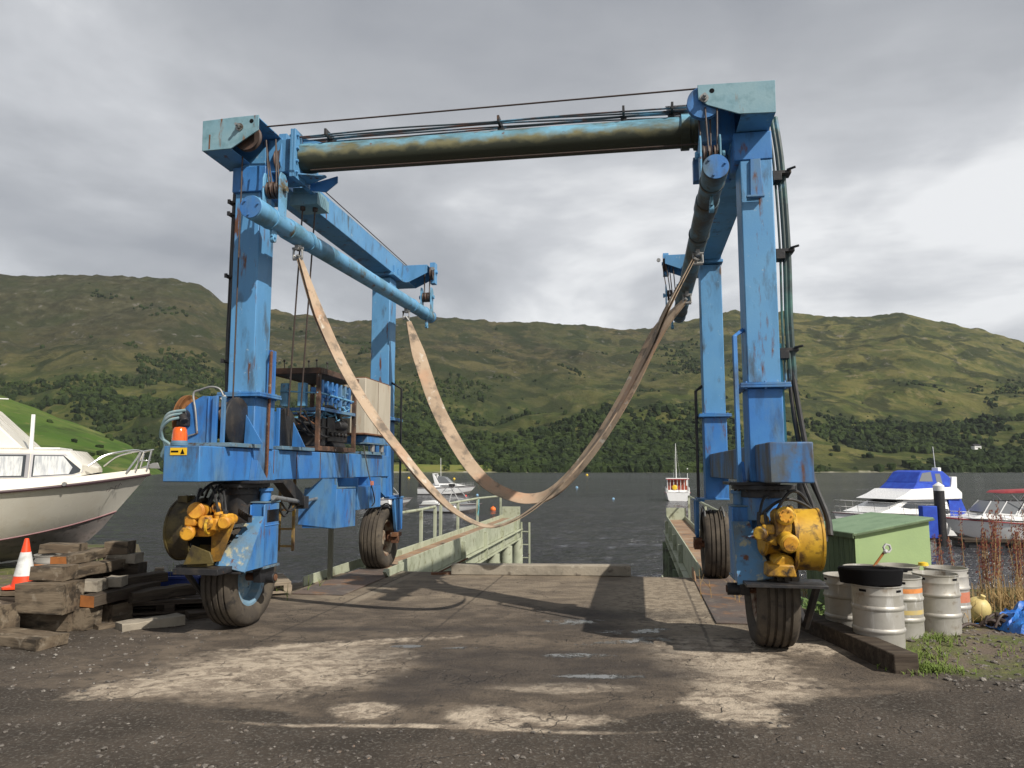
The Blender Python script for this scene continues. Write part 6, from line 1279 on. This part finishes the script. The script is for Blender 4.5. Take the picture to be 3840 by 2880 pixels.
tl = thing('boat_trailer', 'dark trailer frame in the shadow under the cream cruiser', 'trailer', (-10.2, 11.35, -.25), R_(20))
f = MB(); f.box(-2.2, 1.6, -.60, -.52, .26, .34); f.box(-2.2, 1.6, .52, .60, .26, .34); f.box(-.05, .05, -.9, .9, .2, .26); f.build('chassis', M['black'], tl, .004)
for s_ in (-1, 1): f = MB(); f.lathe([(.1, -.08), (.24, -.08), (.26, -.04), (.26, .04), (.24, .08), (.1, .08)], (0, s_*.9, .26), (0, 1, 0), 28, True); f.cyl((0, s_*.84, .26), (0, s_*.95, .26), .12, 16); f.build('wheel', M['rubber'], tl)

# ================================================================ BOATS AFLOAT
def rail(parent, secs, t0, t1, h, inset=.06, n_=8, m='chrome', r=.012, name='rail'):
    f = MB(); k0, k1 = int(t0*(len(secs)-1)), int(t1*(len(secs)-1))
    for sg in (-1, 1):
        P_ = [(secs[k][0], sg*max(secs[k][3]-inset, .01), secs[k][5]) for k in range(k0, k1+1)]
        f.tube([(x, y, z+h) for x, y, z in P_], r, 5); f.tube([(x, y, z+h*.5) for x, y, z in P_], r*.6, 4)
        for q_ in P_[::max(1, len(P_)//n_)]+[P_[-1]]: f.tube([q_, (q_[0]+h*.15, q_[1], q_[2]+h)], r, 5)
    f.build(name, M[m], parent)
def motorboat(label, x, y, yaw, L_, B_, fb_, name='motor_cruiser', hullm='gelw', stripe=None, cat='boat', group=None):
    t = thing(name, label, cat, (x, y, WZ), R_(yaw), group)
    sh = lambda u: fb_+.32*fb_*u**1.8; ch = lambda u: .10+.55*fb_*max(0, (u-.4)/.6)**2.2; kl = lambda u: -.45+.6*max(0, (u-.6)/.4)**2
    top, bot, dk, secs = hull(L_, B_, sh, ch, kl, fine=2.3, stem=L_*.12, n=22)
    top.build('hull', M[hullm], t, ang=60); bot.build('hull_bottom', M['anti'], t, ang=60); dk.build('deck', M['gelw'], t, ang=60)
    f = MB()
    for sg in (-1, 1): f.tube([(s[0], sg*(s[3]+.01), s[5]-.04) for s in secs], .03, 5)
    f.build('rubbing_strake', M[stripe or 'plum'], t)
    return t, secs
# flybridge cruiser, bow left
t, secs = motorboat('white flybridge cruiser with a blue canopy moored beyond the green bin', 24.3, 42.5, 205, 8.9, 3.0, 1.15)
cb1, yf = cabin(t, [(1.6, 1.2), (6.9, 1.45), (6.2, 1.62), (4.9, 2.05), (1.6, 2.05)], 1.25, 1.05, 'gelw', bevel=.04)
panel(cb1, [(2.3, 1.62), (4.6, 1.62), (5.3, 1.70), (4.7, 1.96), (2.6, 1.96)], yf, 'glass', 'window_pane', .01, .01)
f = MB(); f.add([(6.05, -.85, 1.66), (6.05, .85, 1.66), (4.98, .75, 2.03), (4.98, -.75, 2.03)], [(0, 1, 2, 3)]); f.build('windscreen', M['glass'], cb1)
panel(t, [(1.75+.32*math.cos(a*.52)+.2, 1.42+.14*math.sin(a*.52)) for a in range(12)], lambda x, z: 1.22, 'glass', 'oval_window', .015, .02)
fl, yf2 = cabin(t, [(.6, 2.06), (4.7, 2.06), (5.8, 2.12), (5.0, 2.36), (4.4, 2.62), (.9, 2.72), (.5, 2.4)], 1.25, 1.15, 'gelw', 'flybridge', bevel=.04)
cn1, yf3 = cabin(t, [(1.0, 2.62), (4.2, 2.60), (3.7, 2.98), (1.2, 2.70)], 1.05, .95, 'navy', 'canopy_skirt', bevel=.02)
cn2, yf3 = cabin(t, [(1.15, 2.70), (3.75, 2.95), (3.25, 3.52), (2.9, 3.60), (1.5, 3.55), (1.0, 3.2)], 1.0, .85, 'navy', 'canopy', bevel=.05)
panel(cn2, [(2.5, 3.0), (3.55, 3.02), (3.2, 3.45), (2.5, 3.52)], yf3, 'smoke', 'vinyl_window', .01, .01)
panel(cn2, [(1.75, 2.85), (2.2, 2.95), (2.2, 3.42), (1.8, 3.42)], yf3, 'smoke', 'vinyl_window', .01, .01)
f = MB(); f.prism([(.55, 2.4), (1.05, 2.6), (.9, 3.25), (.5, 3.25)], 1, -.95, .95); f.box(.7, .95, -.2, .2, 3.2, 3.75); f.build('radar_arch', M['gelw'], t, .03)
f = MB(); f.tube([(.9, .0, 3.6), (1.0, 0, 4.9)], .02, 5); f.build('aerial', M['white'], t)
f = MB(); f.add([(-.05, -1.1, 1.1), (1.6, -1.2, 1.2), (1.6, -1.15, 2.05), (.5, -1.1, 2.05)], [(0, 1, 2, 3)]); f.add([(-.05, 1.1, 1.1), (1.6, 1.2, 1.2), (1.6, 1.15, 2.05), (.5, 1.1, 2.05)], [(0, 1, 2, 3)]); f.add([(-.05, -1.1, 1.1), (-.05, 1.1, 1.1), (.5, 1.1, 2.05), (.5, -1.1, 2.05)], [(0, 1, 2, 3)]); f.build('cockpit_cover', M['navy'], t)
rail(t, secs, .25, .97, .62, n_=8)
f = MB(); f.box(-.7, -.05, -1.1, 1.1, .25, .35); f.tube([(-.3, -.9, .4), (-.9, -.9, 1.6)], .05, 6); f.build('bathing_platform', M['gelw'], t, .02)
f = MB(); [f.lathe([(.0, -.3), (.11, -.25), (.12, .2), (.0, .3)], (x, sg*1.56, .75), (0,0,1), 12) for x in (2, 4.5) for sg in (-1, 1)]; f.build('fenders', M['white'], t)
# red canopy sports cruiser, bow left, cut by the frame
t, secs = motorboat('white sports cruiser with a maroon canopy at the right edge of the water', 28.3, 35.9, 172, 7.6, 2.5, 1.05, stripe='marn')
cb1, yf = cabin(t, [(1.0, 1.1), (6.6, 1.34), (5.6, 1.75), (1.0, 1.6)], .95, .75, 'gelw', bevel=.04)
f = MB()
for x0, x1 in ((4.4, 5.1), (5.15, 5.8), (3.4, 4.3)):
    for sg in (-1, 1): f.add([(x0+.3, sg*.82, 1.55), (x1+.3, sg*.80, 1.62), (x1-.2, sg*.62, 2.15), (x0-.2, sg*.62, 2.15)], [(0, 1, 2, 3)])
f.add([(6.1, -.78, 1.65), (6.1, .78, 1.65), (5.6, .6, 2.15), (5.6, -.6, 2.15)], [(0, 1, 2, 3)]); f.build('windscreen', M['smoke'], t)
f = MB()
for x in (3.4, 4.35, 5.15, 5.85):
    for sg in (-1, 1): f.tube([(x+.28, sg*.84, 1.5), (x-.22, sg*.64, 2.16)], .03, 5)
f.build('screen_frame', M['gelw'], t)
f = MB(); f.prism([(2.0, 2.60), (5.2, 2.52), (5.0, 2.64), (2.3, 2.76)], 1, -.85, .85); f.build('bimini', M['marn'], t, .02)
f = MB(); [f.tube([(3.3, sg*.8, 2.62), (4.2, sg*.85, 1.4)], .02, 5) for sg in (-1, 1)]; [f.tube([(4.9, sg*.8, 2.60), (3.9, sg*.85, 1.4)], .02, 5) for sg in (-1, 1)]; f.build('bimini_frame', M['chrome'], t)
f = MB(); f.add([(1.0, -.86, 1.5), (3.6, -.86, 1.6), (3.2, -.8, 2.5), (1.0, -.8, 2.58)], [(0, 1, 2, 3)]); f.add([(1.0, .86, 1.5), (3.6, .86, 1.6), (3.2, .8, 2.5), (1.0, .8, 2.58)], [(0, 1, 2, 3)]); f.build('side_cover', M['marn'], t)
rail(t, secs, .5, .97, .30, n_=6)
# distant white cruiser, bow right
t, secs = motorboat('white sports cruiser with a raked arch moored out on the loch', -13.6, 112, -8, 8.4, 2.8, .95)
cabin(t, [(2.2, 1.0), (6.9, 1.28), (4.6, 1.75), (2.2, 1.6)], 1.1, .8, 'gelw', bevel=.04)
f = MB(); f.prism([(2.6, 1.6), (4.9, 1.7), (4.0, 2.5), (3.0, 2.7)], 1, -.9, .9); f.build('canopy', M['smoke'], t, .03)
f = MB(); f.prism([(2.6, 1.4), (3.3, 1.4), (2.5, 2.9), (2.2, 2.9)], 1, -1.15, -1.0); f.prism([(2.6, 1.4), (3.3, 1.4), (2.5, 2.9), (2.2, 2.9)], 1, 1.0, 1.15); f.box(2.2, 2.5, -1.15, 1.15, 2.91, 3.05); f.build('arch', M['gelw'], t, .02)
f = MB(); f.tube([(3.2, 0, 2.7), (3.15, 0, 5.3)], .035, 5); f.build('aerial', M['white'], t)
f = MB(); f.box(.1, 1.0, -1.0, 1.0, 1.0, 2.0); f.build('cockpit_cover', M['black'], t, .05)
f = MB(); f.box(3.4, 5.6, -1.115, -1.02, 1.22, 1.36); f.build('side_window', M['glass'], t)
rail(t, secs, .5, .98, .5, n_=6, r=.02)
# two ski boats with wake towers
def skiboat(label, x, y, yaw):
    t, secs = motorboat(label, x, y, yaw, 5.6, 2.1, .62, 'ski_boat', group='ski boats with tubular towers')
    f = MB()
    for sg in (-1, 1):
        f.tube(smoothpath([(1.9, sg*.95, .7), (2.2, sg*.85, 1.6), (2.7, sg*.6, 2.15), (3.3, sg*.7, 1.7), (4.0, sg*.85, .8)]), .04, 6); f.tube([(2.1, sg*.9, 1.2), (3.8, sg*.8, 1.15)], .03, 5)
    f.tube([(2.7, -.6, 2.15), (2.7, .6, 2.15)], .04, 6); f.tube([(2.3, -.75, 1.8), (2.3, .75, 1.8)], .03, 6); f.build('wake_tower', M['chrome'], t)
    f = MB(); f.box(2.55, 2.85, -.3, -.1, 2.18, 2.4); f.box(2.55, 2.85, .1, .3, 2.18, 2.4); f.build('tower_speakers', M['black'], t, .02)
    f = MB(); f.add([(3.9, -.8, .75), (4.3, 0, .8), (3.9, 0, 1.2), (3.6, -.75, 1.15)], [(0, 1, 2, 3)]); f.add([(3.9, .8, .75), (4.3, 0, .8), (3.9, 0, 1.2), (3.6, .75, 1.15)], [(0, 1, 2, 3)]); f.build('windscreen', M['smoke'], t)
    f = MB(); f.lathe([(.0, -.3), (.14, -.25), (.15, .2), (.0, .3)], (3.6, -1.15, .35), (0,0,1), 12); f.build('fender', M['gelw'], t)
    f = MB(); f.prism([(.1, .65), (1.7, .7), (1.6, .95), (.3, .95)], 1, -.85, .85); f.build('engine_cover', M['white'], t, .05)
    return t
skiboat('ski boat with a tube tower in front of the white cruiser', -7.6, 66.5, -25)
skiboat('ski boat half hidden behind the left rear tyre and pole', -15.4, 78, -15)
# working boat with mast seen from astern
t, secs = motorboat('old white passenger launch with a red deckhouse and a thin mast', 19.2, 88.0, 80, 7.5, 2.9, .95, 'launch', stripe='marn')
f = MB(); f.box(.9, 4.6, -1.15, 1.15, 1.0, 1.25); f.build('coaming', M['gelw'], t, .02)
MB().box(1.0, 1.06, -1.1, 1.1, 1.2, 1.75).build('bulkhead', M['hred'], t); MB().box(3.6, 3.66, -1.1, 1.1, 1.2, 2.45).build('bulkhead', M['hred'], t)
f = MB()
for yy in (-1.15, -.75, -.35, .05, .45, .85, 1.15):
    for x in (1.0, 4.4): f.box(x-.03, x+.03, yy-.03, yy+.03, 1.25, 2.5)
for x in (1.8, 2.6, 3.4):
    for yy in (-1.15, 1.15): f.box(x-.03, x+.03, yy-.03, yy+.03, 1.25, 2.5)
f.build('stanchions', M['white'], t)
f = MB(); f.box(.8, 4.7, -1.3, 1.3, 2.5, 2.6); f.build('canopy_roof', M['white'], t, .02)
f = MB(); f.box(.77, .80, -1.3, 1.3, 2.44, 2.54); f.build('roof_edge', M['marn'], t)
f = MB(); f.lathe([(.2, -.05), (.3, 0), (.2, .05)], (.85, .35, 1.55), (1,0,0), 16); f.build('lifebuoy', M['by'], t)
f = MB(); f.tube([(4.8, 0, 1), (4.8, 0, 6.8)], .05, 6, True, [.06, .03]); f.tube([(4.8, 0, 6.6), (7.3, 0, 1.3)], .006, 4); f.tube([(4.8, 0, 6.6), (3.0, .4, 2.6)], .006, 4); f.tube([(4.8, 0, 6.6), (3.0, -.4, 2.6)], .006, 4); f.build('mast', M['white'], t)
f = MB(); f.tube([(.2, -1.1, 1.0), (.2, -1.1, 3.2)], .04, 5); f.ball((.2, -1.1, 3.7), .08); f.build('stern_light', M['white'], t)
rail(t, secs, .0, .95, .5, n_=9, m='white', r=.025)
# buoys
for (u, v, m, lab) in ((883, 1033, 'by', 'yellow buoy left of the white cruiser aerial'), (981, 1035, 'by', 'yellow buoy above the bow of the white cruiser'), (1034, 1037, 'by', 'yellow buoy beyond the handrail of the left pier'), (1006, 1071, 'br', 'small red buoy off the bow of the white cruiser'), (1031, 1069, 'bb', 'pale blue buoy above the pier handrail'), (1065, 1100, 'bo', 'orange buoy beside the end of the left pier'), (1246, 1053, 'bb', 'white and blue buoy just right of the rear sling'), (1268, 1027, 'by', 'far yellow buoy right of the rear sling'), (1325, 1077, 'bb', 'pale blue buoy halfway between the slings and the launch')):
    d = ((u-1106)/F_, math.cos(PT)+(v-829.5)/F_*math.sin(PT), math.sin(PT)-(v-829.5)/F_*math.cos(PT)); k = (WZ+.1-1.55)/d[2]; X_, Y_ = d[0]*k, d[1]*k; r_ = .0017*Y_ if m != 'bo' else .26
    f = MB(); f.ball((0, 0, r_*.3), r_, 14); f.tube([(0, 0, r_), (0, 0, r_*1.5)], r_*.15, 6); f.build('mooring_buoy', M[m], None, 0, loc=(X_, Y_, WZ), label=lab, category='buoy', group='mooring buoys scattered on the loch')
# pontoon and mooring piles on the right
pt = thing('pontoon', 'dark floating pontoon between the two cruisers at the right', 'pontoon', (22.3, 36.4, WZ), R_(-8))
f = MB(); f.box(-1.2, 14, -1.0, 1.0, .28, .42); f.build('deck', M['woodd'], pt, .02)
f = MB(); [f.box(x, x+1.6, -.9, .9, -.3, .278) for x in (-1, 1.4, 3.8, 6.2, 8.6, 11)]; f.build('float', M['black'], pt, .03)
def mpile(x, y, h_, r_, lab):
    t = thing('mooring_pile', lab, 'mooring pile', (x, y, WZ), 0, 'black piles with white caps'); f = MB(); f.cyl((0,0,-1.5), (0,0,h_), r_, 22); f.build('shaft', M['black'], t); f = MB(); f.lathe([(r_*1.05, h_-.12), (r_*1.05, h_+.12), (.0, h_+.30)], n=22); f.build('cap', M['white'], t)
mpile(20.5, 36.6, 2.75, .24, 'tall black pile with a white cap in front of the blue canopy cruiser')
mpile(17.5, 46.0, 3.0, .28, 'black pile with a white cap just right of the hoist leg')
bb2 = MB(); bb2.box(-.35, .35, -.2, .2, 0, 1.5); bb2.build('dock_locker', M['navy'], None, .03, loc=(19.75, 36.3, WZ+.42), label='blue upright locker on the pontoon beside the pile', category='locker')
# ================================================================ LOOSE STONES
rr = random.Random(77); V_, F__ = blob(3, 1, .3, .7)
import bmesh
SHP = [blob(40+i, 1, .30, .62) for i in range(5)]
vs_, fs_ = [], []
def scatter(n_, fx, s0, s1):
    for k in range(n_):
        x, y = fx(); s_ = s0+(s1-s0)*rr.random()**3.2; sh_, fc_ = SHP[k % 5]; a = rr.uniform(0, 6.28); ca, sa = math.cos(a), math.sin(a); z = gz(x, y)-s_*.35; o_ = len(vs_); ex = rr.uniform(.7, 1.4)
        vs_.extend([(x+(ca*p[0]*ex-sa*p[1])*s_, y+(sa*p[0]*ex+ca*p[1])*s_, z+p[2]*s_*.8) for p in sh_]); fs_.extend([(q_[0]+o_, q_[1]+o_, q_[2]+o_) for q_ in fc_])
def near():
    while True:
        y = rr.uniform(2.0, 5.0); x = rr.uniform(-.85*y-.3, .85*y+.3)
        if y < 4.55+.28*abs(x+.2)+rr.gauss(0, .12): return x, y
def rightb():
    x = rr.uniform(3.15, 6.0); y = rr.uniform(5.4, 8.2); return x, y
def leftb(): x = rr.uniform(-4.6, -2.7); y = rr.uniform(5.3, 7.4); return x, y
def slabby(): return rr.uniform(-2.6, 2.8), rr.uniform(4.8, 9)
scatter(4200, near, .003, .020); scatter(1700, rightb, .006, .032); scatter(600, leftb, .004, .020); scatter(220, slabby, .003, .010)
me = bpy.data.meshes.new('loose_stones'); me.from_pydata(vs_, [], fs_); me.materials.append(M['stone'])
o_ = bpy.data.objects.new('loose_stones', me); COL.objects.link(o_); o_['kind'] = 'stuff'; o_['label'] = 'loose grey stones strewn over the yard ground'; o_['category'] = 'stones'
for (x, y, s_, lab) in ((3.15, 4.72, .045, 'fist sized dark stone lying alone at the right'), (3.0, 4.35, .04, 'flat pale stone in front of the lone dark stone')):
    f = MB(); V_, F__ = blob(int(x*100), 2, .12, .6); f.add([(p[0]*s_*1.3, p[1]*s_, p[2]*s_-.35*s_) for p in V_], F__); f.build('rock', M['stone'] if y > 4.5 else M['concr'], None, 0, loc=(x, y, 0), label=lab, category='stone')
